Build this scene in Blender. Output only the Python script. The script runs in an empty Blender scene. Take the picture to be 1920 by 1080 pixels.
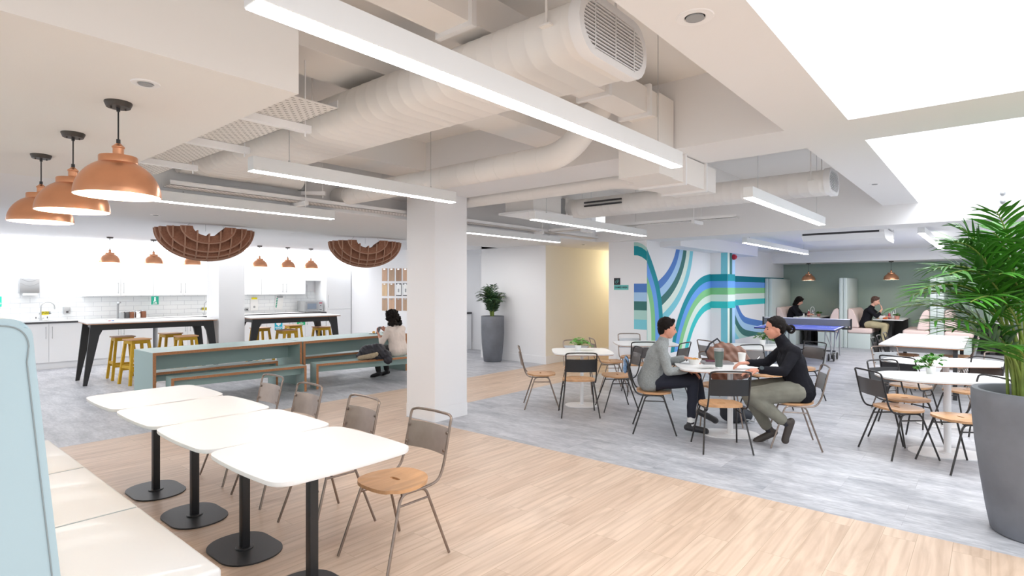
import bpy, bmesh, math, random
from mathutils import Vector, Matrix, Euler
PI = math.pi
random.seed(7)
SC = bpy.context.scene
COL = SC.collection

# ------------------------------------------------------------ survey helpers
# camera stands at (0,0,1.6) and looks level along 40.28 degrees from +X
F = math.sqrt(898 * 1250.0)
CA = math.atan2(898, F)
c_, s_ = math.cos(CA), math.sin(CA)
H = 1.6

def onZ(px, py, z):
    d = (z - H) / ((540 - py) / F)
    u = (px - 960) / F
    return (d * (c_ + s_ * u), d * (s_ - c_ * u), z)

def onX(px, py, X):
    u = (px - 960) / F
    d = X / (c_ + s_ * u)
    return (X, d * (s_ - c_ * u), H + (540 - py) * d / F)

def onY(px, py, Y):
    u = (px - 960) / F
    d = Y / (s_ - c_ * u)
    return (d * (c_ + s_ * u), Y, H + (540 - py) * d / F)

YR = math.degrees(math.atan2(-c_, s_))      # heading "to the right of the view" (-49.7)
YF = math.degrees(CA)                       # heading "away from the camera" (40.3)

# ------------------------------------------------------------ materials
MATS = {}

def mat(name, col, rough=0.5, metal=0.0, emit=0.0, spec=0.5, noise=0.0, nscale=20.0, bump=0.0, trans=0.0,
        bscale=None, ecol=None, stretch=None, sheen=0.0, coat=0.0):
    m = bpy.data.materials.new(name)
    m.use_nodes = True
    nt = m.node_tree
    b = nt.nodes['Principled BSDF']
    b.inputs['Base Color'].default_value = (*col, 1)
    b.inputs['Roughness'].default_value = rough
    b.inputs['Metallic'].default_value = metal
    b.inputs['Specular IOR Level'].default_value = spec
    b.inputs['Transmission Weight'].default_value = trans
    b.inputs['Coat Weight'].default_value = coat
    b.inputs['Sheen Weight'].default_value = sheen
    if emit:
        b.inputs['Emission Color'].default_value = (*(ecol or col), 1)
        b.inputs['Emission Strength'].default_value = emit
    if noise or bump:
        tc = nt.nodes.new('ShaderNodeTexCoord')
        mp = nt.nodes.new('ShaderNodeMapping')
        if stretch:
            mp.inputs['Scale'].default_value = stretch
        nt.links.new(tc.outputs['Object'], mp.inputs[0])
        n = nt.nodes.new('ShaderNodeTexNoise')
        n.inputs['Scale'].default_value = nscale
        n.inputs['Detail'].default_value = 5
        nt.links.new(mp.outputs[0], n.inputs['Vector'])
        if noise:
            r = nt.nodes.new('ShaderNodeValToRGB')
            r.color_ramp.elements[0].position = 0.3
            r.color_ramp.elements[1].position = 0.7
            r.color_ramp.elements[0].color = (*[max(0, x * (1 - noise)) for x in col], 1)
            r.color_ramp.elements[1].color = (*[min(1, x * (1 + noise)) for x in col], 1)
            nt.links.new(n.outputs['Fac'], r.inputs[0])
            nt.links.new(r.outputs[0], b.inputs['Base Color'])
        if bump:
            if bscale:
                n2 = nt.nodes.new('ShaderNodeTexNoise')
                n2.inputs['Scale'].default_value = bscale
                nt.links.new(mp.outputs[0], n2.inputs['Vector'])
            else:
                n2 = n
            bp = nt.nodes.new('ShaderNodeBump')
            bp.inputs['Strength'].default_value = bump
            bp.inputs['Distance'].default_value = 0.01
            nt.links.new(n2.outputs['Fac'], bp.inputs['Height'])
            nt.links.new(bp.outputs[0], b.inputs['Normal'])
    MATS[name] = m
    return m

def srgb(h):
    h = h.lstrip('#')
    v = [int(h[i:i + 2], 16) / 255 for i in (0, 2, 4)]
    return tuple(x / 12.92 if x <= 0.04045 else ((x + 0.055) / 1.055) ** 2.4 for x in v)

PAINT = mat('white_paint', (0.80, 0.80, 0.815), 0.75, spec=0.2)
PAINTW = mat('ceiling_paint', (0.80, 0.80, 0.81), 0.8, spec=0.2)
PAINTC = mat('soffit_paint', (0.80, 0.785, 0.765), 0.8, spec=0.2)
FELTE = mat('felt_cut_edge_lit', srgb('b08a76'), 0.95, spec=0.1)  # cut edge paler than the felt, with lit edges put into the colour
GREENP = mat('sage_paint', srgb('94a59d'), 0.7, spec=0.2)
CREAMP = mat('cream_paint', (0.82, 0.79, 0.71), 0.75, spec=0.2)
DUCTP = mat('duct_paint', (0.81, 0.79, 0.77), 0.55, spec=0.3)
LAM = mat('white_laminate', (0.73, 0.725, 0.72), 0.35)
CAB = mat('cabinet_white', (0.86, 0.87, 0.88), 0.3)
PLY = mat('plywood_edge', srgb('a9744b'), 0.6, noise=0.2, nscale=60)
WOOD = mat('oak_seat', srgb('c0936a'), 0.4, noise=0.22, nscale=7, stretch=(0.25, 3, 1), bump=0.03)
STEEL = mat('raw_steel', srgb('8f8178'), 0.32, 0.9, noise=0.12, nscale=30)
STEELP = mat('raw_steel_panel', srgb('a0938b'), 0.38, 0.75, noise=0.08, nscale=12)
BLACKM = mat('black_metal', (0.018, 0.018, 0.02), 0.42)
BLACKT = mat('black_tube', (0.05, 0.047, 0.047), 0.3, 0.7)
GREYM = mat('grey_metal_panel', srgb('6d6968'), 0.35, 0.6)
LTM = mat('light_grey_panel', srgb('a3a5a8'), 0.35, 0.6)
CHROME = mat('chrome', (0.75, 0.75, 0.76), 0.15, 1.0)
BRUSH = mat('brushed_steel', (0.50, 0.51, 0.52), 0.35, 0.7)
WHITEM = mat('white_metal', (0.82, 0.82, 0.83), 0.4)
COPPER = mat('copper', srgb('dc9f7a'), 0.3, 0.85, noise=0.06, nscale=9)
SHADEIN = mat('shade_inside', (0.9, 0.88, 0.85), 0.6)
BULB = mat('bulb', (1, 0.86, 0.68), 0.5, emit=28, ecol=(1, 0.88, 0.72))
LED = mat('led_diffuser', (1, 1, 1), 0.5, emit=17, ecol=(0.97, 0.985, 1.0))
COVE = mat('cove_light', (1, 1, 1), 0.5, emit=2.2, ecol=(0.97, 0.99, 1.0))
BRONZE = mat('dark_bronze', srgb('4a443f'), 0.45, 0.5)
FIX = mat('fixture_white', (0.74, 0.755, 0.765), 0.5)
FELT = mat('brown_felt', srgb('9a6e5a'), 0.95, spec=0.1, noise=0.15, nscale=60)
VINYLC = mat('cream_vinyl', srgb('cccbca'), 0.42, coat=0.1)
VINYLB = mat('blue_vinyl', srgb('a9c0c9'), 0.45)
VINYLP = mat('pink_vinyl', srgb('e0cac4'), 0.5)
VINYLG = mat('pale_sage_vinyl', srgb('c3cdca'), 0.55)
SEAM = mat('seam', srgb('8c979b'), 0.7)
SAGE = mat('sage_laminate', srgb('94aca8'), 0.35)
YELLOW = mat('yellow_stain', srgb('c39a17'), 0.5, noise=0.1, nscale=20)
CONC = mat('planter_concrete', srgb('6c6f76'), 0.7, noise=0.18, nscale=3.5, bump=0.05, bscale=60)
SOIL = mat('soil', (0.035, 0.02, 0.013), 0.95, noise=0.5, nscale=60, bump=0.6)
LEAF = mat('leaf_green', srgb('3f7d22'), 0.42, noise=0.35, nscale=6)
LEAFD = mat('leaf_dark', srgb('2c4a2b'), 0.42, noise=0.35, nscale=8)
LEAFL = mat('leaf_fresh', srgb('6fae4e'), 0.45, noise=0.3, nscale=25)
STEM = mat('stem_green', srgb('75883b'), 0.5, noise=0.2, nscale=15)
CERAM = mat('white_ceramic', (0.85, 0.85, 0.85), 0.25)
TERRA = mat('pink_pot', srgb('c98e80'), 0.6)
TEAL = mat('sign_teal', srgb('159a80'), 0.6)
TEALB = mat('sign_teal_bright', srgb('2ad6b4'), 0.6)
CYAN = mat('sign_cyan', srgb('19b5cf'), 0.6)
GRN = mat('sign_green', srgb('23b878'), 0.6)
SIGNT = mat('sign_turquoise', srgb('63b9b5'), 0.6)
WHT = mat('print_white', (0.88, 0.88, 0.88), 0.6)
YEL = mat('sign_yellow', srgb('f0de1f'), 0.6)
DARK = mat('print_dark', srgb('2b2a30'), 0.6)
RED = mat('alarm_red', srgb('b0203a'), 0.4)
PAPER = mat('paper', (0.84, 0.84, 0.83), 0.8)
DGREY = mat('dark_grey', (0.06, 0.06, 0.065), 0.5)
MGREY = mat('mid_grey', (0.32, 0.33, 0.34), 0.5)
SLOT = mat('slot_dark', (0.05, 0.05, 0.055), 0.8)
TYRE = mat('rubber', (0.03, 0.03, 0.03), 0.8)
PPBLUE = mat('table_tennis_blue', srgb('4b5cc0'), 0.3)
NET = mat('net_grey', srgb('6b6d72'), 0.8)
COAT = mat('black_quilt', srgb('23222a'), 0.55)
FUR = mat('tan_fur', srgb('a7977e'), 0.95, noise=0.3, nscale=90, bump=0.8)
LEATH = mat('brown_leather', srgb('7d5a4b'), 0.5, noise=0.2, nscale=14, bump=0.15)
SKIN = mat('skin', srgb('c98d76'), 0.5, noise=0.05, nscale=20)
SKINL = mat('skin_light', srgb('d9a48e'), 0.5)
HAIR = mat('black_hair', (0.010, 0.007, 0.006), 0.7, spec=0.15, noise=0.4, nscale=60, bump=0.4, stretch=(1, 1, 6))
HAIRB = mat('brown_hair', srgb('4a2f22'), 0.55, noise=0.3, nscale=60, bump=0.4)
KNITG = mat('grey_knit', srgb('8e9292'), 0.95, spec=0.1, noise=0.14, nscale=70, bump=0.4, bscale=160)
KNITB = mat('black_knit', (0.012, 0.012, 0.016), 0.9, spec=0.15, bump=0.3, nscale=120)
TROUN = mat('navy_trousers', (0.009, 0.011, 0.024), 0.8)
TROUK = mat('khaki_trousers', srgb('77756a'), 0.85, noise=0.12, nscale=12)
TROUB = mat('beige_trousers', srgb('ab9f7f'), 0.85, noise=0.1, nscale=12)
TROUBK = mat('black_trousers', (0.01, 0.009, 0.009), 0.7)
BLOUSE = mat('cream_blouse', srgb('d9cbc2'), 0.8, noise=0.05, nscale=15)
SHOE = mat('black_shoe', (0.02, 0.02, 0.023), 0.45)
BOOT = mat('brown_boot', srgb('3c3531'), 0.6)
SOCK = mat('white_sock', (0.75, 0.76, 0.76), 0.9)
LIPS = mat('lips', srgb('a5594f'), 0.5)
EYEM = mat('eye_dark', (0.02, 0.015, 0.012), 0.2)
WATCH = mat('watch_dark', srgb('3c4448'), 0.3, 0.4)
TUMB = mat('tumbler_sage', srgb('5c6b65'), 0.4, 0.2)
CARD = mat('card_white', (0.82, 0.81, 0.79), 0.7)
COFFEE = mat('coffee', srgb('7a4a30'), 0.4)
FOODY = mat('food_yellow', srgb('cf9a45'), 0.6, noise=0.3, nscale=60)
FOODO = mat('food_orange', srgb('d2662a'), 0.5)
KETCH = mat('red_sauce', srgb('b04858'), 0.35)
MAROON = mat('maroon_case', srgb('63223c'), 0.4)
LAPT = mat('laptop_grey', srgb('9b999b'), 0.35, 0.5)
GLASS = mat('clear_glass', (0.95, 0.97, 0.97), 0.05, trans=1.0)
SCREEN = mat('oven_window', srgb('8390a0'), 0.2)
BAGD = mat('dark_bag', srgb('30333b'), 0.7)
DENIM = mat('blue_scarf', srgb('6f8fb4'), 0.8, noise=0.35, nscale=40)
WOODT = [mat('board_%s' % n, srgb(h), 0.7, noise=0.1, nscale=6, stretch=(1, 1, 0.2)) for n, h in
         (('tan', 'c39f84'), ('oak', 'b2957c'), ('brown', 'a18069'), ('pale', 'd3b48f'), ('walnut', '9c8069'))]
MUR = {k: mat('mural_' + k, srgb(v), 0.65, spec=0.2) for k, v in dict(
    teal='218f9c', blue='6ba0e6', green='86c78c', pale='d9e6dc', turq='3cbfc0', royal='5580c4', sky='a5c8e8',
    pine='3f726f', aqua='7cc6d4', mist='a9cfc8', deep='0f7482').items()}

def floor_wood():
    m = bpy.data.materials.new('wood_plank_floor'); m.use_nodes = True
    nt = m.node_tree; N = nt.nodes.new; L = nt.links.new
    b = nt.nodes['Principled BSDF']
    tc = N('ShaderNodeTexCoord')
    br = N('ShaderNodeTexBrick')
    br.offset = 0.37; br.offset_frequency = 2; br.squash = 1
    br.inputs['Scale'].default_value = 1
    br.inputs['Brick Width'].default_value = 1.2
    br.inputs['Row Height'].default_value = 0.18
    br.inputs['Mortar Size'].default_value = 0.0016
    br.inputs['Mortar Smooth'].default_value = 0.3
    br.inputs['Color1'].default_value = (*srgb('ccb5a1'), 1)
    br.inputs['Color2'].default_value = (*srgb('c4ab96'), 1)
    br.inputs['Mortar'].default_value = (*srgb('ab957d'), 1)
    L(tc.outputs['Object'], br.inputs['Vector'])
    mp = N('ShaderNodeMapping'); mp.inputs['Scale'].default_value = (1.1, 9, 1)
    L(tc.outputs['Object'], mp.inputs[0])
    # shift the grain plank by plank
    ad = N('ShaderNodeVectorMath'); ad.operation = 'ADD'
    sc = N('ShaderNodeVectorMath'); sc.operation = 'SCALE'; sc.inputs['Scale'].default_value = 40
    L(br.outputs['Color'], sc.inputs[0]); L(mp.outputs[0], ad.inputs[0]); L(sc.outputs[0], ad.inputs[1])
    n = N('ShaderNodeTexNoise'); n.inputs['Scale'].default_value = 1.0; n.inputs['Detail'].default_value = 7
    n.inputs['Distortion'].default_value = 1.6
    L(ad.outputs[0], n.inputs['Vector'])
    w = N('ShaderNodeTexWave'); w.wave_type = 'BANDS'; w.bands_direction = 'Y'
    w.inputs['Scale'].default_value = 0.55; w.inputs['Distortion'].default_value = 9; w.inputs['Detail'].default_value = 3
    w.inputs['Detail Scale'].default_value = 0.7
    L(ad.outputs[0], w.inputs['Vector'])
    r = N('ShaderNodeValToRGB')
    r.color_ramp.elements[0].position = 0.28; r.color_ramp.elements[0].color = (0.80, 0.765, 0.73, 1)
    r.color_ramp.elements[1].position = 0.62; r.color_ramp.elements[1].color = (1.05, 1.04, 1.03, 1)
    L(n.outputs['Fac'], r.inputs[0])
    r2 = N('ShaderNodeValToRGB')
    r2.color_ramp.elements[0].position = 0.0; r2.color_ramp.elements[0].color = (0.90, 0.88, 0.86, 1)
    r2.color_ramp.elements[1].position = 0.35; r2.color_ramp.elements[1].color = (1, 1, 1, 1)
    L(w.outputs['Fac'], r2.inputs[0])
    m1 = N('ShaderNodeMixRGB'); m1.blend_type = 'MULTIPLY'; m1.inputs[0].default_value = 1
    m2 = N('ShaderNodeMixRGB'); m2.blend_type = 'MULTIPLY'; m2.inputs[0].default_value = 1
    L(br.outputs['Color'], m1.inputs[1]); L(r.outputs[0], m1.inputs[2])
    L(m1.outputs[0], m2.inputs[1]); L(r2.outputs[0], m2.inputs[2])
    L(m2.outputs[0], b.inputs['Base Color'])
    b.inputs['Roughness'].default_value = 0.42
    return m

def floor_grey():
    m = bpy.data.materials.new('grey_vinyl_floor'); m.use_nodes = True
    nt = m.node_tree; N = nt.nodes.new; L = nt.links.new
    b = nt.nodes['Principled BSDF']
    tc = N('ShaderNodeTexCoord')
    rot = N('ShaderNodeMapping'); rot.inputs['Rotation'].default_value = (0, 0, PI / 2)
    L(tc.outputs['Object'], rot.inputs[0])
    br = N('ShaderNodeTexBrick'); br.offset = 0.5
    br.inputs['Scale'].default_value = 1
    br.inputs['Brick Width'].default_value = 0.92
    br.inputs['Row Height'].default_value = 0.46
    br.inputs['Mortar Size'].default_value = 0.0012
    br.inputs['Color1'].default_value = (*srgb('b4b4b8'), 1)
    br.inputs['Color2'].default_value = (*srgb('abacb0'), 1)
    br.inputs['Mortar'].default_value = (*srgb('9c9ca0'), 1)
    L(rot.outputs[0], br.inputs['Vector'])
    mp = N('ShaderNodeMapping'); mp.inputs['Scale'].default_value = (5, 1.3, 1)
    L(tc.outputs['Object'], mp.inputs[0])
    ad = N('ShaderNodeVectorMath'); ad.operation = 'ADD'
    sc = N('ShaderNodeVectorMath'); sc.operation = 'SCALE'; sc.inputs['Scale'].default_value = 15
    L(br.outputs['Color'], sc.inputs[0]); L(mp.outputs[0], ad.inputs[0]); L(sc.outputs[0], ad.inputs[1])
    n = N('ShaderNodeTexNoise'); n.inputs['Scale'].default_value = 1.3; n.inputs['Detail'].default_value = 8
    n.inputs['Roughness'].default_value = 0.65
    L(ad.outputs[0], n.inputs['Vector'])
    n2 = N('ShaderNodeTexNoise'); n2.inputs['Scale'].default_value = 9; n2.inputs['Detail'].default_value = 6
    L(mp.outputs[0], n2.inputs['Vector'])
    r = N('ShaderNodeValToRGB')
    r.color_ramp.elements[0].position = 0.32; r.color_ramp.elements[0].color = (0.66, 0.67, 0.70, 1)
    r.color_ramp.elements[1].position = 0.68; r.color_ramp.elements[1].color = (1.22, 1.21, 1.20, 1)
    L(n.outputs['Fac'], r.inputs[0])
    r2 = N('ShaderNodeValToRGB')
    r2.color_ramp.elements[0].position = 0.35; r2.color_ramp.elements[0].color = (0.85, 0.85, 0.86, 1)
    r2.color_ramp.elements[1].position = 0.65; r2.color_ramp.elements[1].color = (1.1, 1.1, 1.1, 1)
    L(n2.outputs['Fac'], r2.inputs[0])
    m1 = N('ShaderNodeMixRGB'); m1.blend_type = 'MULTIPLY'; m1.inputs[0].default_value = 1
    m2 = N('ShaderNodeMixRGB'); m2.blend_type = 'MULTIPLY'; m2.inputs[0].default_value = 1
    L(br.outputs['Color'], m1.inputs[1]); L(r.outputs[0], m1.inputs[2])
    L(m1.outputs[0], m2.inputs[1]); L(r2.outputs[0], m2.inputs[2])
    L(m2.outputs[0], b.inputs['Base Color'])
    b.inputs['Roughness'].default_value = 0.38
    return m

def tile_mat():
    m = bpy.data.materials.new('metro_tiles'); m.use_nodes = True
    nt = m.node_tree; N = nt.nodes.new; L = nt.links.new
    b = nt.nodes['Principled BSDF']
    tc = N('ShaderNodeTexCoord')
    sx = N('ShaderNodeSeparateXYZ'); cx = N('ShaderNodeCombineXYZ')
    L(tc.outputs['Object'], sx.inputs[0]); L(sx.outputs['X'], cx.inputs['X']); L(sx.outputs['Z'], cx.inputs['Y'])
    br = N('ShaderNodeTexBrick'); br.offset = 0.5
    br.inputs['Scale'].default_value = 1
    br.inputs['Brick Width'].default_value = 0.30
    br.inputs['Row Height'].default_value = 0.10
    br.inputs['Mortar Size'].default_value = 0.0035
    br.inputs['Color1'].default_value = (0.84, 0.86, 0.87, 1)
    br.inputs['Color2'].default_value = (0.83, 0.85, 0.86, 1)
    br.inputs['Mortar'].default_value = (0.55, 0.57, 0.60, 1)
    L(cx.outputs[0], br.inputs['Vector'])
    L(br.outputs['Color'], b.inputs['Base Color'])
    b.inputs['Roughness'].default_value = 0.25
    return m

def perf_mat():
    m = bpy.data.materials.new('perforated_tray'); m.use_nodes = True
    nt = m.node_tree; N = nt.nodes.new; L = nt.links.new
    b = nt.nodes['Principled BSDF']
    tc = N('ShaderNodeTexCoord')
    br = N('ShaderNodeTexBrick'); br.offset = 0.5
    br.inputs['Scale'].default_value = 1
    br.inputs['Brick Width'].default_value = 0.045
    br.inputs['Row Height'].default_value = 0.03
    br.inputs['Mortar Size'].default_value = 0.0115
    br.inputs['Mortar Smooth'].default_value = 0.0
    br.inputs['Color1'].default_value = (0.10, 0.09, 0.085, 1)
    br.inputs['Color2'].default_value = (0.10, 0.09, 0.085, 1)
    br.inputs['Mortar'].default_value = (0.72, 0.70, 0.68, 1)
    L(tc.outputs['Object'], br.inputs['Vector'])
    L(br.outputs['Color'], b.inputs['Base Color'])
    b.inputs['Roughness'].default_value = 0.6
    return m

FWOOD, FGREY, TILES, PERF = floor_wood(), floor_grey(), tile_mat(), perf_mat()

# ------------------------------------------------------------ mesh builder
def rotz(a):
    return Matrix.Rotation(a, 4, 'Z')

class MB:
    def __init__(self):
        self.bm = bmesh.new()
        self.mi = 0

    def _tag(self, faces):
        for f in faces:
            f.material_index = self.mi

    def quad(self, pts):
        vs = [self.bm.verts.new(p) for p in pts]
        f = self.bm.faces.new(vs); f.material_index = self.mi
        return self

    def box(self, x0, x1, y0, y1, z0, z1, M=None, bev=0.0, seg=2):
        r = bmesh.ops.create_cube(self.bm, size=1.0)
        vs = r['verts']
        for v in vs:
            v.co = Vector(((x0 + x1) / 2 + v.co.x * (x1 - x0), (y0 + y1) / 2 + v.co.y * (y1 - y0), (z0 + z1) / 2 + v.co.z * (z1 - z0)))
        fs = list({f for v in vs for f in v.link_faces})
        self._tag(fs)
        if bev:
            es = list({e for v in vs for e in v.link_edges})
            g = bmesh.ops.bevel(self.bm, geom=es, offset=bev, segments=seg, affect='EDGES', profile=0.5)
            self._tag(g['faces'])
            vs = list({v for f in g['faces'] for v in f.verts} | {v for v in vs if v.is_valid})
        if M is not None:
            for v in vs:
                v.co = M @ v.co
        return self

    def prism(self, poly, z0, z1, M=None, side=None, hole=None, crown=0.0):
        """poly: list of (x,y); side: material index of side faces"""
        n = len(poly)
        top = [self.bm.verts.new((x, y, z1)) for x, y in poly]
        bot = [self.bm.verts.new((x, y, z0)) for x, y in poly]
        new = top + bot
        fs = []
        if hole:
            ht = [self.bm.verts.new((x, y, z1)) for x, y in hole]
            hb = [self.bm.verts.new((x, y, z0)) for x, y in hole]
            new += ht + hb
            for i in range(n):
                j = (i + 1) % n
                fs.append(self.bm.faces.new((top[i], top[j], ht[j], ht[i])))
                fs.append(self.bm.faces.new((bot[j], bot[i], hb[i], hb[j])))
                fs.append(self.bm.faces.new((ht[i], ht[j], hb[j], hb[i])))
        else:
            fs.append(self.bm.faces.new(top)); fs.append(self.bm.faces.new(bot[::-1]))
        self._tag(fs)
        for i in range(n):
            j = (i + 1) % n
            f = self.bm.faces.new((bot[i], bot[j], top[j], top[i]))
            f.material_index = self.mi if side is None else side
        if M is not None:
            for v in new:
                v.co = M @ v.co
        return self

    def tube(self, pts, r, seg=8, closed=False, r1=None, caps=True, sx=1.0, up=None):
        pts = [Vector(p) for p in pts]
        n = len(pts)
        rings = []
        nrm = None
        for i, p in enumerate(pts):
            if closed:
                t = (pts[(i + 1) % n] - pts[i - 1]).normalized()
            else:
                a = pts[max(0, i - 1)]; b = pts[min(n - 1, i + 1)]
                t = (b - a).normalized()
            if nrm is None:
                ref = Vector(up) if up else (Vector((0, 0, 1)) if abs(t.z) < 0.9 else Vector((1, 0, 0)))
                nrm = (ref - t * ref.dot(t)).normalized()
            else:
                nrm = (nrm - t * nrm.dot(t)).normalized()
            bi = t.cross(nrm)
            if isinstance(r, (list, tuple)):
                rr = r[i]
            else:
                rr = r if r1 is None else r + (r1 - r) * i / max(1, n - 1)
            rings.append([self.bm.verts.new(p + (nrm * math.cos(2 * PI * k / seg) * sx + bi * math.sin(2 * PI * k / seg)) * rr) for k in range(seg)])
        m = n if closed else n - 1
        for i in range(m):
            A, B = rings[i], rings[(i + 1) % n]
            for k in range(seg):
                f = self.bm.faces.new((A[k], A[(k + 1) % seg], B[(k + 1) % seg], B[k])); f.material_index = self.mi
        if caps and not closed:
            f = self.bm.faces.new(rings[0][::-1]); f.material_index = self.mi
            f = self.bm.faces.new(rings[-1]); f.material_index = self.mi
        return self

    def cyl(self, p0, p1, r, r1=None, seg=16):
        return self.tube([p0, p1], r, seg, r1=r if r1 is None else r1)

    def lathe(self, prof, c=(0, 0, 0), seg=32, mis=None, sx=1.0, sy=1.0, M=None):
        """prof: (r,z) list"""
        rings = []
        new = []
        for (r, z) in prof:
            if r < 1e-6:
                v = self.bm.verts.new((c[0], c[1], c[2] + z)); rings.append([v]); new.append(v)
            else:
                ring = [self.bm.verts.new((c[0] + r * sx * math.cos(2 * PI * k / seg), c[1] + r * sy * math.sin(2 * PI * k / seg), c[2] + z)) for k in range(seg)]
                rings.append(ring); new += ring
        for i in range(len(rings) - 1):
            A, B = rings[i], rings[i + 1]
            mi = self.mi if mis is None else mis[i]
            if len(A) == 1 and len(B) == 1:
                continue
            for k in range(seg):
                k2 = (k + 1) % seg
                if len(A) == 1:
                    f = self.bm.faces.new((A[0], B[k2], B[k]))
                elif len(B) == 1:
                    f = self.bm.faces.new((A[k], A[k2], B[0]))
                else:
                    f = self.bm.faces.new((A[k], A[k2], B[k2], B[k]))
                f.material_index = mi
        if M is not None:
            for v in new:
                v.co = M @ v.co
        return self

    def ball(self, c, r, sx=1, sy=1, sz=1, sub=2, M=None):
        g = bmesh.ops.create_icosphere(self.bm, subdivisions=sub, radius=r)
        for v in g['verts']:
            q = Vector((v.co.x * sx, v.co.y * sy, v.co.z * sz))
            if M is not None:
                q = M @ q
            v.co = q + Vector(c)
        self._tag({f for v in g['verts'] for f in v.link_faces})
        return self

    def build(self, name, mats, parent=None, loc=None, rz=0, smooth=True, ang=35, kind=None, label=None):
        me = bpy.data.meshes.new(name)
        bmesh.ops.recalc_face_normals(self.bm, faces=self.bm.faces)
        self.bm.to_mesh(me); self.bm.free()
        if not isinstance(mats, (list, tuple)):
            mats = [mats]
        for m in mats:
            me.materials.append(m)
        if smooth:
            me.shade_smooth()
            me.set_sharp_from_angle(angle=math.radians(ang))
        o = bpy.data.objects.new(name, me)
        COL.objects.link(o)
        if parent is not None:
            o.parent = parent
        if loc is not None:
            o.location = loc
        o.rotation_euler = (0, 0, rz)
        if kind:
            o['kind'] = kind
        if label:
            o['label'] = label
        return o

def tag(o, label, cat, group=None):
    o['label'] = label; o['category'] = cat
    if group:
        o['group'] = group
    return o

def thing(name, label, cat, loc=(0, 0, 0), deg=0, group=None):
    o = bpy.data.objects.new(name, None)
    o.empty_display_size = 0.1
    COL.objects.link(o)
    o.location = loc
    o.rotation_euler = (0, 0, math.radians(deg))
    return tag(o, label, cat, group)

def dup(root, label=None, loc=None, deg=None, group=None, scale=None):
    def cp(o, par):
        c = o.copy(); COL.objects.link(c)
        if par is not None:
            c.parent = par
        for ch in list(o.children):
            cp(ch, c)
        return c
    r = cp(root, None)
    if loc is not None: r.location = loc
    if deg is not None: r.rotation_euler = (0, 0, math.radians(deg))
    if scale is not None: r.scale = (scale,) * 3
    if label: r['label'] = label
    if group: r['group'] = group
    return r

def arc(cx, cy, r, a0, a1, n):
    return [(cx + r * math.cos(math.radians(a0 + (a1 - a0) * i / n)), cy + r * math.sin(math.radians(a0 + (a1 - a0) * i / n))) for i in range(n + 1)]

def rrect(w, d, r, n=6, cx=0, cy=0):
    p = []
    for (sx, sy, a) in ((1, 1, 0), (-1, 1, 90), (-1, -1, 180), (1, -1, 270)):
        p += arc(cx + sx * (w / 2 - r), cy + sy * (d / 2 - r), r, a, a + 90, n)
    return p

def fillet(pts, r, n=5):
    """round the corners of a 3-D polyline"""
    pts = [Vector(p) for p in pts]
    out = [pts[0]]
    for i in range(1, len(pts) - 1):
        a, b, c = pts[i - 1], pts[i], pts[i + 1]
        ab = (a - b); cb = (c - b)
        k = min(r, ab.length * 0.49, cb.length * 0.49)
        p0 = b + ab.normalized() * k; p1 = b + cb.normalized() * k
        for j in range(n + 1):
            t = j / n
            out.append((1 - t) ** 2 * p0 + 2 * t * (1 - t) * b + t * t * p1)
    out.append(pts[-1])
    return out

WORK = bpy.data.scenes.new('workbench')          # small side scene, so that each evaluation stays cheap
def evaluated_mesh(o):
    WORK.collection.objects.link(o)
    vl = WORK.view_layers[0]
    with bpy.context.temp_override(scene=WORK, view_layer=vl):
        dg = bpy.context.evaluated_depsgraph_get()
        dg.update()
        me = bpy.data.meshes.new_from_object(o.evaluated_get(dg), depsgraph=dg)
    WORK.collection.objects.unlink(o)
    return me

def text(body, name, size, m, parent, loc, rot, ext=0.001, align='CENTER'):
    """lettering as its own mesh"""
    cu = bpy.data.curves.new(name, 'FONT')
    cu.body = body; cu.size = size; cu.extrude = ext
    cu.align_x = align; cu.align_y = 'CENTER'
    cu.resolution_u = 2; cu.offset = size * .018
    t = bpy.data.objects.new(name, cu)
    me = evaluated_mesh(t)
    bpy.data.objects.remove(t)
    me.materials.clear(); me.materials.append(m)
    o = bpy.data.objects.new(name, me); COL.objects.link(o)
    o.parent = parent; o.location = loc; o.rotation_euler = rot
    return o
# ============================================================ SETTING
def struct(name, mb, m, smooth=False):
    o = mb.build(name, m, smooth=smooth); o['kind'] = 'structure'; return o

def sbox(name, b, m=None, bev=0.0):
    return struct(name, MB().box(*b, bev=bev), m or PAINT)

# floor: wood strip and grey vinyl in one slab
fl = MB()
def rect(x0, x1, y0, y1, mi):
    fl.mi = mi
    fl.quad([(x0, y0, 0), (x1, y0, 0), (x1, y1, 0), (x0, y1, 0)])
rect(-4, 4.51, -7, 7.12, 0)
rect(4.51, 14.2, 5.57, 7.12, 0)
rect(4.51, 19.2, -7, 5.57, 1)
rect(-4, 14.2, 7.12, 15, 1)
struct('floor', fl, [FWOOD, FGREY])

# walls
wk = MB(); wk.box(-4, 9.5, 14.75, 14.95, 0, 2.8)
struct('wall_kitchen', wk, PAINT)
sbox('wall_clipboards', (9.5, 9.7, 11.0, 14.95, 0, 2.8))
sbox('wall_recess', (10.65, 10.85, 8.98, 11.2, 0, 2.8))
sbox('wall_planter', (9.5, 10.85, 7.13, 8.98, 0, 2.6))
wy = MB(); wy.box(9.501, 14.0, 7.12, 7.129, 0, 2.5)
struct('wall_corridor', wy, CREAMP)
sbox('wall_corridor_end', (14.0, 14.2, 5.4, 7.3, 0, 2.6), CREAMP)
struct('wall_games', MB().box(9.43, 12.95, 4.775, 5.57, 0, 2.8), PAINT)
sbox('wall_pier', (12.48, 12.95, 4.395, 4.775, 0, 2.7))
sbox('wall_mural_far', (12.95, 19.1, 4.93, 5.57, 0, 2.7))
sbox('wall_green', (18.9, 19.1, -6, 4.93, 0, 2.7), GREENP)
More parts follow.
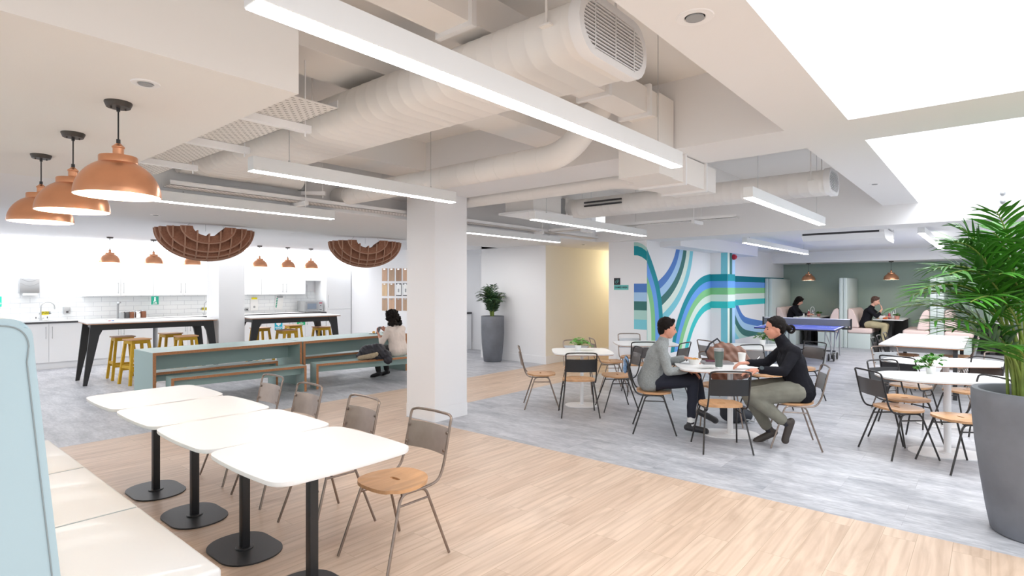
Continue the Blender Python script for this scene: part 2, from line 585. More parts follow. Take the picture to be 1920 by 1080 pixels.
# structural columns
def column(n, x0, x1, y0, y1, z1):
    o = MB().box(x0, x1, y0, y1, 0.167, z1).build('trim_%d' % n, PAINT, smooth=False); o['kind'] = 'structure'
    b = MB().box(x0 - .004, x1 + .004, y0 - .004, y1 + .004, 0, 0.163).box(x0 + .003, x1 - .003, y0 + .003, y1 - .003, .16, .17)
    b.build('baseboard', PAINT, o, smooth=False)
column(1, 4.54, 5.076, 5.05, 5.57, 2.99)
column(2, 4.54, 5.02, 11.07, 11.62, 2.6)
# baseboards
sbox('baseboard_planter', (9.485, 9.5, 7.105, 8.98, 0, .165))
sbox('baseboard_recess', (10.635, 10.65, 8.98, 10.9, 0, .165))
sbox('baseboard_corridor', (9.5, 14, 7.105, 7.12, 0, .165))
sbox('baseboard_games', (9.415, 9.43, 4.76, 5.57, 0, .165))
sbox('baseboard_mural', (9.43, 12.48, 4.76, 4.775, 0, .165))

# ceilings
sbox('ceiling', (-4, 9.4, .8, 6.2, 3.3, 3.4), PAINTC)                       # concrete slab over the service void
sbox('ceiling_soffit_left', (-4, 1.36, 2.45, 5.9, 2.5, 3.3), PAINTC)
sbox('ceiling_soffit_kitchen', (-4, 9.5, 5.9, 8.45, 2.5, 3.3), PAINTW)
sbox('ceiling_kitchen', (-4, 9.5, 8.45, 14.2, 2.6, 2.8), PAINT)
sbox('ceiling_recess', (9.5, 14.2, 5.57, 11.2, 2.5, 2.7), PAINTW)
sbox('ceiling_far', (9.97, 19.1, -6, 5.57, 2.62, 2.8), PAINTW)
sbox('ceiling_bulkhead_mural', (9.97, 14.5, 4.37, 4.93, 2.376, 2.62), PAINT)
sbox('ceiling_bulkhead_booths', (17.7, 19.0, -6, 4.93, 2.32, 2.62), PAINTW)
sbox('ceiling_beam_near', (4.40, 5.08, -3.2, 6.0, 2.74, 3.3), PAINTW)
sbox('ceiling_beam_far', (9.3, 9.97, -6, 5.57, 2.47, 3.4), PAINTW)
sbox('ceiling_joist', (-4, 9.3, 2.97, 3.38, 2.97, 3.3), PAINTC)
sbox('ceiling_joist_far', (1.36, 9.3, 5.05, 5.57, 2.97, 3.3), PAINTC)
sbox('ceiling_panel', (-4, 4.40, .74, 1.144, 2.74, 3.3), PAINTW)
sbox('ceiling_panel_far', (5.08, 9.3, .74, 1.144, 2.74, 3.3), PAINTW)
# rooflight shafts
sh = MB()
sh.box(-4, 9.3, .74, .9, 3.3, 4.6)
sh.box(4.40, 5.08, -3.2, .74, 3.3, 4.6)
sh.box(9.3, 9.5, -6, .9, 3.4, 4.6)
sh.box(-4, 9.5, -3.4, -3.2, 2.74, 4.6)
struct('wall_rooflight_shafts', sh, PAINT)
sbox('trim_3', (8.86, 9.3, -.66, -.58, 2.98, 4.2), PAINT)
# cornice above kitchen wall with the light slot
sbox('trim_4', (-4, 9.5, 14.2, 14.75, 2.66, 2.8))

# splashback tiles (surface of the kitchen wall)
sp = MB().box(-4, 9.3, 14.735, 14.75, .94, 1.50)
o = sp.build('wall_splashback', TILES, smooth=False); o['kind'] = 'structure'

# ------------------------------------------------------------ mural on the games wall (painted bands, 2 mm paint skin)
KEYS = list(MUR.keys())
MM = [MUR[k] for k in KEYS]
mu = MB()
def offs(line, d):
    out = []
    n = len(line)
    for i in range(n):
        a = Vector(line[max(0, i - 1)]); b = Vector(line[min(n - 1, i + 1)])
        t = (b - a).normalized()
        out.append((line[i][0] + t.y * d, line[i][1] - t.x * d))
    return out
def smoothline(p, it=3):
    for _ in range(it):
        q = [p[0]]
        for a, b in zip(p, p[1:]):
            q += [(a[0] * .75 + b[0] * .25, a[1] * .75 + b[1] * .25), (a[0] * .25 + b[0] * .75, a[1] * .25 + b[1] * .75)]
        q.append(p[-1]); p = q
    return p
def band(l0, l1, key, mp, clip=None):
    mu.mi = KEYS.index(key)
    for i in range(len(l0) - 1):
        q = [l0[i], l0[i + 1], l1[i + 1], l1[i]]
        if clip:
            q = [clip(*v) for v in q]
        try:
            mu.quad([mp(*v) for v in q])
        except ValueError:
            pass
layer = [0.0]
def onwallY(Y):
    return lambda x, z: (x, Y - .002 - layer[0], z)
def onwallX(X):
    return lambda y, z: (X - .002 - layer[0], y, z)
YM = 4.775
def clipm(x0, x1, z0, z1):
    return lambda x, z: (min(max(x, x0), x1), min(max(z, z0), z1))
C1 = clipm(9.432, 12.48, .335, 2.37)
# fan of five bands from the ceiling, behind the first arc
fan = smoothline([tuple(onY(a, b, YM)[::2]) for a, b in ((1271, 436), (1269.5, 452), (1268, 467), (1262, 489), (1250, 511), (1235, 526.7), (1222, 536))])
W_ = .162
for i, k in enumerate(('royal', 'sky', 'pine', 'pale', 'aqua')):
    band(offs(fan, -W_ * i), offs(fan, -W_ * (i + 1)), k, onwallY(YM), C1)
# first arc, comes round the corner and goes down
layer[0] = .0006
a1 = smoothline([tuple(onY(a, b, YM)[::2]) for a, b in ((1208, 452), (1213, 466.7), (1222, 489), (1234, 526), (1239, 552.6), (1242, 580), (1243, 610), (1243, 690))])
for i, k in enumerate(('teal', 'blue', 'green', 'pale', 'turq')):
    band(offs(a1, W_ * i), offs(a1, W_ * (i + 1)), k, onwallY(YM), C1)
# big arch
layer[0] = .0012
a2 = smoothline([tuple(onY(a, b, YM)[::2]) for a, b in ((1254, 690), (1257, 661), (1263, 624), (1269.6, 600), (1278.5, 573), (1287.4, 554), (1296, 539), (1308, 525), (1318.5, 517.5), (1329, 514.3), (1332.3, 514))])
HB = ('teal', 'blue', 'green', 'pale', 'turq')
for i, k in enumerate(HB):
    band(offs(a2, .155 * i), offs(a2, .155 * (i + 1)), k, onwallY(YM), C1)
# games wall face
layer[0] = 0
def rectX(X, y0, y1, z0, z1, key):
    mu.mi = KEYS.index(key)
    f = onwallX(X)
    mu.quad([f(y0, z0), f(y1, z0), f(y1, z1), f(y0, z1)])
def rectY(Y, x0, x1, z0, z1, key):
    mu.mi = KEYS.index(key)
    f = onwallY(Y)
    mu.quad([f(x0, z0), f(x1, z0), f(x1, z1), f(x0, z1)])
for (z0, z1, k) in ((1.52, 1.68, 'royal'), (1.355, 1.52, 'sky'), (1.19, 1.355, 'pine'), (1.02, 1.19, 'mist'), (.84, 1.02, 'aqua')):
    rectX(9.43, 4.775, 5.035, z0, z1, k)
ax = [(5.035, 2.375), (4.96, 2.37), (4.88, 2.34), (4.82, 2.30), (4.775, 2.26)]
for (d0, d1, k) in ((.0, -.17, 'teal'), (.07, 0, 'mist')):
    band([(y, min(2.46, z + d0)) for y, z in ax], [(y, z + d1) for y, z in ax], k, onwallX(9.43))
# pier
rectX(12.48, 4.54, 4.395, .3, 2.376, 'aqua')
rectY(4.395, 12.48, 12.60, .3, 2.376, 'pale')
rectY(4.395, 12.60, 12.76, .3, 2.376, 'pine')
rectY(4.395, 12.76, 12.95, .3, 2.376, 'sky')
layer[0] = .001
for i, k in enumerate(HB):
    z1 = 1.905 - .15 * i
    rectX(12.48, 4.775, 4.395, z1 - .15, z1, k)
    rectY(4.395, 12.48, 12.95, z1 - .15, z1, k)
    rectY(4.93, 12.95, 18.9 if i == 0 else 18.4, z1 - .15, z1, 'deep' if i == 0 else k)
layer[0] = .0005
a3 = smoothline([tuple(onY(a, b, 4.93)[::2]) for a, b in ((1374, 520), (1378, 550), (1383.7, 572.5), (1393, 592.5), (1405, 597), (1420, 600), (1435, 602), (1470, 605))])
C3 = clipm(12.952, 18.4, .3, 1.9)
for i, k in enumerate(('royal', 'sky', 'pine', 'mist', 'aqua')):
    band(offs(a3, .165 * i), offs(a3, .165 * (i + 1)), k, onwallY(4.93), C3)
m_o = mu.build('mural', MM, smooth=False)
m_o['kind'] = 'structure'
m_o.name = 'wall_mural'

# ============================================================ CEILING SERVICES
# linear pendant lights
def linear_light(x0, x1, y, label, zb=2.4, ztop=3.3, w=.085, h=.10):
    t = thing('linear_pendant_light', label, 'ceiling light', ((x0 + x1) / 2, y, zb), 0, 'long white linear lights')
    L = (x1 - x0) / 2
    MB().box(-L, L, -w / 2, w / 2, .004, h, bev=.002, seg=1).build('housing', FIX, t, smooth=False)
    MB().box(-L + .004, L - .004, -w / 2 + .004, w / 2 - .004, 0, .006).build('diffuser', LED, t, smooth=False)
    for s in (-1, 1):
        xs = s * (L - .28)
        MB().cyl((xs, 0, h), (xs, 0, ztop - zb), .0022, seg=6).cyl((xs, 0, h), (xs, 0, h + .018), .007, seg=8).build('suspension_wire', BRUSH, t)
    return t
linear_light(.74, 3.58, 1.595, 'longest nearest white linear light, hanging across the grey oval duct')
linear_light(1.79, 3.70, 3.86, 'white linear light ending in front of the near square column')
linear_light(1.80, 3.68, 5.86, 'thin white linear light over the communal tables, below the kitchen soffit', ztop=2.5)
linear_light(5.2, 8.01, 4.10, 'white linear light starting below the boxy air handler', ztop=3.3)
linear_light(5.2, 8.14, 5.82, 'white linear light cut by the square column, beside the cable tray', ztop=2.97)
linear_light(5.18, 8.05, 1.645, 'short bright linear light below the far oval duct grille')
linear_light(10.36, 14.82, 3.35, 'linear light beside the mural wall, under the far ceiling', ztop=2.62)
linear_light(10.2, 14.78, .78, 'linear light above the palm fronds, pointing at the booths', ztop=2.62)

# grille ducts (flat oval, end grille)
def oval_duct(X, y0, y1, zc, w, h, label, slats, side=False):
    t = thing('oval_air_duct', label, 'air duct', (X, y0, zc), 0)
    prof = []
    r = h / 2
    for (sx, a0) in ((1, -90), (-1, 90)):
        for i in range(11):
            a = math.radians(a0 + 180 * i / 10)
            prof.append((sx * (w / 2 - r) + r * math.cos(a), r * math.sin(a)))
    def sect(y, k=1.0):
        return [Vector((x + (k - 1) * (.5 if x > 0 else -.5) * 1.0 * .02 / .02 * 0, y, z)) if k == 1 else
                Vector((x * (1 + (k - 1) / (w / 2)), y, z * (1 + (k - 1) / r))) for x, z in prof]
    mb = MB()
    rings = []
    ys = []
    y = .05
    L = y1 - y0
    # spiral ribs as small raised rings
    stations = [(0.05, 1.0)]
    yy = .10
    while yy < L:
        stations += [(yy, 1.0), (yy + .004, 1.0016), (yy + .014, 1.0016), (yy + .018, 1.0)]
        yy += .105
    stations.append((L, 1.0))
    for (yv, k) in stations:
        rings.append([mb.bm.verts.new(p) for p in sect(yv, k)])
    n = len(prof)
    for A, B in zip(rings, rings[1:]):
        for i in range(n):
            mb.bm.faces.new((A[i], A[(i + 1) % n], B[(i + 1) % n], B[i]))
    mb.bm.faces.new(rings[-1]); mb.bm.faces.new(rings[0][::-1])
    mb.build('duct_body', DUCTP, t, ang=50)
    # end collar
    co = MB()
    big = [(x * (1 + .014 / (w / 2)), z * (1 + .014 / r)) for x, z in prof]
    sm = [(x * (1 - .022 / (w / 2)), z * (1 - .022 / r)) for x, z in prof]
    M = Matrix.Rotation(PI / 2, 4, 'X')
    co.prism(big, -.06, 0, M=M, hole=sm)
    co.build('collar', WHITEM, t)
    back = MB().prism([(x * .97, z * .97) for x, z in prof], -.05, -.045, M=M)
    back.build('grille_back', SLOT, t, smooth=False)
    g = MB()
    ns = slats
    for i in range(ns):
        z = -r * .82 + r * 1.64 * (i + .5) / ns
        hw = (w / 2 - r) + math.sqrt(max(0, (r * .9) ** 2 - z * z))
        g.box(-hw, hw, .002, .010, z - r * .33 / ns, z + r * .33 / ns)
    for x in (-.3, 0, .3):
        g.box(x * w - .003, x * w + .003, .0, .002, -r * .85, r * .85)
    g.build('grille', WHITEM, t, smooth=False)
    for yv in (.18, L * .5):
        for sx in (-1, 1):
            MB().cyl((sx * (w / 2 + .012), yv, 0), (sx * (w / 2 + .012), yv, 3.3 - zc), .006, seg=6).box(sx * (w / 2) - .03, sx * (w / 2) + .03, yv - .03, yv + .03, -.004, .004).build('hanger', DUCTP, t)
    return t
oval_duct(2.37, 1.36, 5.7, 2.79, .60, .26, 'large flat oval air duct with slatted end grille, nearest the skylight', 13)
oval_duct(7.12, 1.33, 4.9, 2.78, .50, .25, 'smaller far oval air duct ending in a grille, beyond the ceiling beam', 12)

# rectangular duct with drop
rd = thing('rectangular_air_duct', 'square-edged white air duct stepping down under the ceiling beam', 'air duct', (2.0, 2.1, 2.94))
def rbox(n, b, m=DUCTP):
    MB().box(*b).build(n, m, rd, loc=(-2.0, -2.1, -2.94), smooth=False)
rbox('duct_run', (-1.5, 4.12, 2.0, 2.22, 2.94, 3.13))
rbox('duct_drop', (4.12, 4.38, 1.98, 2.34, 2.5, 3.13))
rbox('duct_outlet', (4.38, 5.36, 2.0, 2.4, 2.5, 2.73))
for xx in (2.02, 3.35, 3.95):
    MB().box(xx, xx + .035, 1.975, 2.245, 2.915, 3.155).build('flange', WHITEM, rd, loc=(-2, -2.1, -2.94), smooth=False)
for xx in (4.62, 5.08):
    MB().box(xx, xx + .03, 1.98, 2.42, 2.48, 2.75).build('flange', WHITEM, rd, loc=(-2, -2.1, -2.94), smooth=False)

def round_duct(name, pts, r, label, joints=9):
    t = thing(name, label, 'air duct', pts[0])
    P = fillet(pts, .28, 8)
    base = Vector(pts[0])
    j = MB().tube([p - base for p in P], r, 20)
    for k in range(joints):
        i = int((k + .5) / joints * (len(P) - 2))
        # rings along straight runs
    segs = [(Vector(a), Vector(b)) for a, b in zip(pts, pts[1:])]
    for a, b in segs:
        L = (b - a).length
        n = max(1, int(L / .22))
        for k in range(1, n):
            p = a.lerp(b, k / n) - base; d = (b - a).normalized() * .005
            j.tube([p - d, p + d], r * 1.018, 20)
    j.build('duct_body', DUCTP, t, ang=60)
    return t
round_duct('round_air_duct', [(3.76, 5.88, 2.67), (3.76, 2.62, 2.67), (3.9, 2.42, 3.0), (3.95, 2.3, 3.2)], .105, 'round white air duct with an elbow behind the long linear light')
round_duct('round_air_duct', [(5.2, 5.88, 2.72), (5.2, 2.9, 2.72), (5.2, 2.55, 2.64), (5.2, 2.42, 2.62)], .085, 'slim round white duct running behind the ceiling beam')
round_duct('round_air_duct', [(2.0, 5.75, 2.80), (3.2, 5.75, 2.80)], .13, 'short dark-shadowed round duct above the communal tables')
ah = thing('air_handler', 'boxy white air handling unit above the square column', 'air conditioner', (6.6, 5.0, 2.66))
MB().box(-.55, .1, -.25, .25, 0, .27).build('cabinet', DUCTP, ah, smooth=False)
MB().box(.28, .75, -.22, .22, .02, .27).build('outlet_box', DUCTP, ah, smooth=False)
MB().box(.1, .28, -.2, .2, .03, .25).build('joint', MGREY, ah, smooth=False)
MB().box(-.62, .3, -.32, .32, -.03, 0).build('drip_tray', WHITEM, ah, smooth=False)
sl = MB()
for zz in (-.03, .02):
    sl.box(-.02, .0, -.30, .30, zz, zz + .022)
o = sl.build('slot_diffuser', SLOT, smooth=False, loc=(6.865, 4.15, 2.79)); tag(o, 'dark twin-slot air diffuser on the side of the far duct', 'air vent')

# AC unit on the far ceiling
ac = thing('ceiling_air_conditioner', 'white ceiling-hung air conditioner with a long dark slot near the booths', 'air conditioner', (11.6, 1.95, 2.40))
pr = [(-.62, .19), (-.62, .12), (-.5, .03), (-.2, 0), (.55, 0), (.62, .06), (.62, .19)]
b = MB(); vs0 = []; vs1 = []
for x, z in pr:
    vs0.append(b.bm.verts.new((x, -.62, z))); vs1.append(b.bm.verts.new((x, .62, z)))
n = len(pr)
for i in range(n):
    b.bm.faces.new((vs0[i], vs0[(i + 1) % n], vs1[(i + 1) % n], vs1[i]))
b.bm.faces.new(vs0); b.bm.faces.new(vs1[::-1])
b.build('casing', WHITEM, ac, smooth=False)
MB().box(-.63, -.6, -.55, .6, .125, .175).build('outlet_slot', SLOT, ac, smooth=False)
for s in (-1, 1):
    MB().cyl((.3, s * .65, .05), (.3, s * .65, .22), .006, seg=6).build('hanger', WHITEM, ac)

# cable trays
def tray(name, label, x0, x1, y0, y1, z, along, supports):
    t = thing(name, label, 'cable tray', ((x0 + x1) / 2, (y0 + y1) / 2, z))
    cx, cy = (x0 + x1) / 2, (y0 + y1) / 2
    MB().box(x0 - cx, x1 - cx, y0 - cy, y1 - cy, 0, .004).build('tray_base', PERF, t, smooth=False)
    lip = MB()
    if along == 'Y':
        lip.box(x0 - cx, x0 - cx + .003, y0 - cy, y1 - cy, 0, .045).box(x1 - cx - .003, x1 - cx, y0 - cy, y1 - cy, 0, .045)
    else:
        lip.box(x0 - cx, x1 - cx, y0 - cy, y0 - cy + .003, 0, .045).box(x0 - cx, x1 - cx, y1 - cy - .003, y1 - cy, 0, .045)
    lip.build('lip', PAINTW, t, smooth=False)
    for s in supports:
        b = MB()
        if along == 'Y':
            b.box(x0 - cx - .08, x1 - cx + .08, s - cy - .022, s - cy + .022, -.045, -.002)
            b.cyl((x0 - cx - .05, s - cy, -.06), (x0 - cx - .05, s - cy, 3.3 - z), .005, seg=6).cyl((x1 - cx + .05, s - cy, -.07), (x1 - cx + .05, s - cy, 3.3 - z), .005, seg=6)
        else:
            b.box(s - cx - .022, s - cx + .022, y0 - cy - .06, y1 - cy + .06, -.045, -.002)
            b.cyl((s - cx, y0 - cy - .04, -.07), (s - cx, y0 - cy - .04, 3.3 - z), .005, seg=6)
        b.build('support', WHITEM, t, smooth=False)
    return t
tray('perforated_cable_tray', 'wide perforated cable tray hanging beside the left soffit edge', 1.42, 1.74, 2.72, 5.5, 2.58, 'Y', (3.15, 3.95, 4.85))
tray('perforated_cable_tray', 'long narrow perforated cable tray along the kitchen soffit', 1.9, 9.2, 5.66, 5.86, 2.535, 'X', (3.2, 5.3, 7.4))
tray('perforated_cable_tray', 'thin cable tray crossing the far bay behind the linear lights', 7.55, 7.7, 2.55, 5.6, 2.53, 'Y', (3.1, 4.9))
sd = MB()
for i in range(34):
    x = -.1 + i * .13
    sd.box(x, x + .055, 1.144, 1.1465, 2.752, 2.762)
o = sd.build('slot_trim', SLOT, smooth=False); tag(o, 'row of dark ventilation slots along the ceiling panel edge', 'ceiling vent')

jx, jy, _ = onZ(588, 366, 2.62)
jb = thing('strut_bracket', 'white strut with a small grey junction box hanging behind the second linear light', 'bracket', (jx, jy, 2.62), YR)
MB().box(-.13, .13, -.02, .02, 0, .04).build('strut', WHITEM, jb, smooth=False)
MB().box(-.17, -.10, -.03, .03, .05, .13, bev=.005).build('junction_box', MGREY, jb)
for sx in (-.09, .1):
    MB().cyl((sx, 0, -.03), (sx, 0, .68), .005, seg=6).build('rod', WHITEM, jb)
MB().tube(fillet([(-.16, 0, .08), (-.26, .05, .12), (-.30, .1, .04), (-.42, .2, .10), (-.5, .3, .3)], .08, 4), .005, 6).build('cable', WHITEM, jb)
# small recessed downlights / detectors
def downlight(px, py, z, label, r=.055):
    x, y, _ = onZ(px, py, z)
    t = thing('recessed_downlight', label, 'downlight', (x, y, z), 0, 'small recessed downlights')
    MB().lathe([(0, 0), (r * .55, 0), (r * .6, -.004), (r, -.004), (r * 1.04, 0), (r, .004)], seg=20).build('trim_ring', WHITEM, t)
    MB().lathe([(0, -.002), (r * .5, -.002), (r * .5, -.008), (0, -.010)], seg=16).build('lens', MGREY, t)
downlight(273, 156, 2.5, 'small recessed downlight above the nearest copper pendant')
downlight(1303, 32, 2.74, 'small recessed downlight in the ceiling panel beside the slots', .075)
downlight(1640, 345, 2.74, 'small recessed downlight between the far duct and the skylight')
downlight(1094, 458.5, 2.5, 'small recessed fitting above the cream corridor wall')
downlight(292, 403, 2.5, 'small recessed fitting beyond the third copper pendant')
fp = MB().box(-.3, .3, -.3, .3, -.006, 0)
x, y, _ = onZ(590, 437.5, 2.6)
o = fp.build('flush_light_panel', PAINT, loc=(x, y, 2.6), smooth=False); tag(o, 'square flush white panel in the kitchen ceiling', 'ceiling panel')
o = MB().box(-4, 9.45, 14.22, 14.74, 2.52, 2.56).build('cove_light', COVE, smooth=False)
tag(o, 'continuous glowing light slot above the kitchen wall', 'light strip')
# sensor in the far skylight shaft
sn = thing('wall_sensor', 'small grey twin sensor on the far skylight shaft wall', 'sensor', onX(1880, 371, 9.295))
MB().box(-.04, 0, -.045, .045, -.11, .11, bev=.015).build('casing', FIX, sn)
MB().ball((-.045, 0, .05), .03, sub=2).ball((-.045, 0, -.05), .03, sub=2).build('lens', LTM, sn)
# red alarm
al = thing('fire_alarm_sounder', 'red fire alarm sounder high on the mural pier', 'alarm', onY(1374, 482, 4.395))
MB().lathe([(0, .07), (.05, .07), (.065, .03), (.06, 0), (0, 0)], seg=20, M=Matrix.Rotation(PI / 2, 4, 'X')).build('body', RED, al)
MB().lathe([(0, .095), (.02, .09), (.028, .07), (0, .07)], seg=16, M=Matrix.Rotation(PI / 2, 4, 'X')).build('beacon', RED, al)

# ------------------------------------------------------------ copper pendants
def make_pendant(label, loc, drop, group, lit=True, d=.36):
    """origin at the ceiling"""
    t = thing('copper_pendant_light', label, 'pendant light', loc, 0, group)
    R = d / 2
    MB().lathe([(0, 0), (.058, 0), (.058, -.006), (.05, -.026), (0, -.026)], seg=28).cyl((.03, 0, -.026), (.03, 0, -.034), .004, seg=8).cyl((-.03, 0, -.026), (-.03, 0, -.034), .004, seg=8).build('ceiling_rose', BRONZE, t)
    zb = -drop                                            # rim height
    top = zb + .255 * d / .36
    MB().cyl((0, 0, -.026), (0, 0, top), .0035, seg=8).cyl((0, 0, -.026), (0, 0, -.045), .008, seg=8).cyl((0, 0, top), (0, 0, top + .02), .009, seg=10).build('cable', BLACKM, t)
    k = d / .36
    MB().lathe([(0, 0), (.010 * k, 0), (.027 * k, -.016 * k), (.027 * k, -.021 * k), (.023 * k, -.024 * k), (.023 * k, -.052 * k), (.03 * k, -.058 * k), (.03 * k, -.066 * k), (0, -.066 * k)], (0, 0, top), 24).build('lamp_holder', COPPER, t)
    zt = top - .062 * k
    out = [(.03 * k, 0), (.078 * k, -.001 * k), (.0805 * k, -.004 * k), (.0805 * k, -.034 * k)]
    h = zt - .034 * k - zb
    for i in range(1, 13):
        a = math.radians(27 + (90 - 27) * i / 12)
        out.append((R * math.sin(a), -.034 * k - h * (1 - (math.cos(a) / math.cos(math.radians(27))))))
    out[-1] = (R, -.034 * k - h)
    out.insert(4, (R * math.sin(math.radians(27.5)), -.0345 * k))
    n = len(out)
    inn = [(max(.005, r - .004), z + .0005) for r, z in reversed(out)]
    prof = out + inn
    mis = [0] * (n - 1) + [0] + [1] * (n - 1)
    MB().lathe(prof, (0, 0, zt), 40, mis=mis).build('shade', [COPPER, SHADEIN], t, ang=40)
    MB().ball((0, 0, zb + .075 * k), .045 * k, sub=2).build('bulb', BULB, t)
    return t
for i, (px, py, lb) in enumerate(((222, 192, 'nearest large copper dome pendant of the row over the cafe tables'),
                                  (132, 249, 'middle copper dome pendant of the row over the cafe tables'),
                                  (81, 291, 'farthest copper dome pendant of the row over the cafe tables'))):
    X = .856; Y = (3.228, 4.07, 4.90)[i]
    make_pendant(lb, (X, Y, 2.5), .455, 'large copper pendants in the foreground')
kp = None
for X, lb in ((3.36, 'above the paper towel dispenser end of the kitchen'), (4.12, 'second along the kitchen, left of the brown felt shade'), (4.86, 'half hidden behind the near brown felt shade'),
              (6.34, 'just past the kitchen column'), (7.04, 'in front of the wall cupboard doors'), (7.66, 'above the microwave end of the kitchen')):
    lab = 'small copper pendant, ' + lb
    if kp is None:
        kp = make_pendant(lab, (X, 13.2, 2.6), .50, 'copper pendants along the kitchen')
    else:
        dup(kp, lab, (X, 13.2, 2.6))
for (px, py, lb) in ((1516, 495, 'copper pendant over the booth with the woman in black'), (1671, 491, 'copper pendant over the booth with the seated man')):
    x = 18.1; u = (px - 960) / F; d = x / (c_ + s_ * u); y = d * (s_ - c_ * u)
    dup(kp, lb, (x, y, 2.32), group='copper pendants over the booths')

# ------------------------------------------------------------ brown felt egg-crate shades
def felt_shade(loc, label, wires, deg):
    t = thing('felt_acoustic_shade', label, 'lamp shade', loc, deg, 'brown felt acoustic shades')
    R, HZ, r = .66, .46, .24
    th = .020
    def plate(off, cross=False):
        k = math.sqrt(max(.0, 1 - (off / R) ** 2))
        Ro, Ho = R * k, HZ * k
        outer = [(Ro * math.cos(a), -Ho * math.sin(a)) for a in [PI * i / 22 for i in range(23)]]
        if cross:                                  # the notch runs through: these fins are lowered in the middle
            dz = .135 * math.sqrt(1 - (off / .2) ** 2) if abs(off) < .2 else 0
            return [(x, min(z, -dz + .03)) for x, z in outer]
        inner = [(-.2 * math.cos(a), -.135 * math.sin(a)) for a in [PI * i / 12 for i in range(13)]] if Ro > .25 else []
        return outer + inner
    mb = MB()
    offs_ = [-.565, -.43, -.285, -.14, 0, .14, .285, .43, .565]
    for o_ in offs_:
        pl = plate(o_)
        mb.prism(pl, -th / 2, th / 2, M=Matrix.Translation((0, o_, 0)) @ Matrix.Rotation(PI / 2, 4, 'X'), side=1)
    mb.mi = 1
    for o_ in offs_:
        k = math.sqrt(1 - (o_ / R) ** 2)
        mb.tube([(R * k * math.cos(a), o_, -HZ * k * math.sin(a)) for a in [PI * i / 24 for i in range(25)]], .0125, 6)  # added pale rims, standing for light caught on the fin edges
    mb.build('long_fins', [FELT, FELTE], t, smooth=False)
    mb = MB()
    for o_ in [-.58, -.435, -.29, -.145, 0, .145, .29, .435, .58]:
        pl = plate(o_, True)
        mb.prism(pl, -th / 2, th / 2, M=Matrix.Translation((o_, 0, 0)) @ Matrix.Rotation(PI / 2, 4, 'Z') @ Matrix.Rotation(PI / 2, 4, 'X'), side=1)
    mb.build('cross_fins', [FELT, FELTE], t, smooth=False)
    for x in (-.3, 0, .3):
        MB().cyl((x, 0, -.02), (x * .6, 0, wires), .002, seg=5).build('suspension_wire', BRUSH, t)
    return t
felt_shade((3.5, 9.0, 2.47), 'large brown felt grid shade hanging left of the kitchen column', .13, -17)
felt_shade((6.34, 9.0, 2.455), 'brown felt grid shade hanging near the clipboards', .145, -30)
# ============================================================ CHAIRS
def make_chair(label, tube_m, panel_m, group=None):
    """faces +x, origin on the floor under the seat centre"""
    t = thing('cafe_chair', label, 'chair', (0, 0, 0), 0, group)
    # seat with hand slot
    out = []
    N = 40
    for i in range(N):
        a = 2 * PI * i / N
        ca, sa = math.cos(a), math.sin(a)
        e = 2.6
        x = .19 * math.copysign(abs(ca) ** (2 / e), ca) + .005
        w = .205 if x > 0 else .205 - .03 * (-x / .19)
        y = w * math.copysign(abs(sa) ** (2 / e), sa)
        out.append((x, y))
    slot = [(.0 + .013 * math.copysign(abs(math.cos(2 * PI * i / N)) ** .5, math.cos(2 * PI * i / N)) - .005, .042 * math.copysign(abs(math.sin(2 * PI * i / N)) ** .6, math.sin(2 * PI * i / N))) for i in range(N)]
    sb = MB().prism(out, .437, .457, hole=slot)
    # dish the seat a little
    for v in sb.bm.verts:
        v.co.z += .010 * max(0, (abs(v.co.x) - .1)) / .1 + (.006 if v.co.x > .16 else 0) * -1
    sb.build('seat', WOOD, t)
    # back frame: one bent tube, runs under the seat sides
    y = .188
    side = [(.09, y - .01, .425), (-.10, y - .004, .425), (-.185, y, .44), (-.225, y, .52), (-.282, y, .77), (-.292, y, .80)]
    half1 = side
    pts = side + [(-.305, y * .8, .812)] + [(-.312, 0, .815)] + [(-.305, -y * .8, .812)] + [(a, -b, c) for a, b, c in side[::-1]]
    MB().tube(fillet(pts, .05, 4), .0085, 8).build('back_frame', tube_m, t)
    # curved back panel
    b = MB()
    n = 12
    rows = [(-.243, .575), (-.275, .735)]
    fr = []; bk = []
    for (x0, z) in rows:
        fr.append([b.bm.verts.new((x0 + .006 - .03 * math.cos(PI * (k / n - .5)) , -y + 2 * y * k / n, z)) for k in range(n + 1)])
        bk.append([b.bm.verts.new((x0 + .003 - .03 * math.cos(PI * (k / n - .5)), -y + 2 * y * k / n, z)) for k in range(n + 1)])
    for A, B in ((fr[0], fr[1]), (bk[1], bk[0]), (fr[1], bk[1]), (bk[0], fr[0])):
        for k in range(n):
            b.bm.faces.new((A[k], A[k + 1], B[k + 1], B[k]))
    b.bm.faces.new((fr[0][0], fr[1][0], bk[1][0], bk[0][0])); b.bm.faces.new((fr[0][n], fr[1][n], bk[1][n], bk[0][n]))
    pb = b.build('backrest', panel_m, t)
    rv = MB()
    for (x, z) in ((-.243, .605), (-.270, .708)):
        for s in (-1, 1):
            rv.lathe([(0, .004), (.009, .002), (.010, 0), (0, 0)], seg=10, M=Matrix.Translation((x + .010, s * .176, z)) @ Matrix.Rotation(PI / 2, 4, 'Y'))
    rv.build('rivets', tube_m, pb)
    for s in (-1, 1):
        top = .425
        MB().tube(fillet([(.0, s * .178, top), (.095, s * .18, top), (.235, s * .232, .006)], .05, 5), .0085, 8).build('leg', tube_m, t)
        MB().tube(fillet([(.0, s * .178, top - .001), (-.085, s * .18, top - .001), (-.225, s * .236, .006)], .05, 5), .0085, 8).build('leg', tube_m, t)
        MB().cyl((.112, s * .187, .365), (-.098, s * .187, .365), .0065, seg=8).build('stretcher', tube_m, t)
    return t

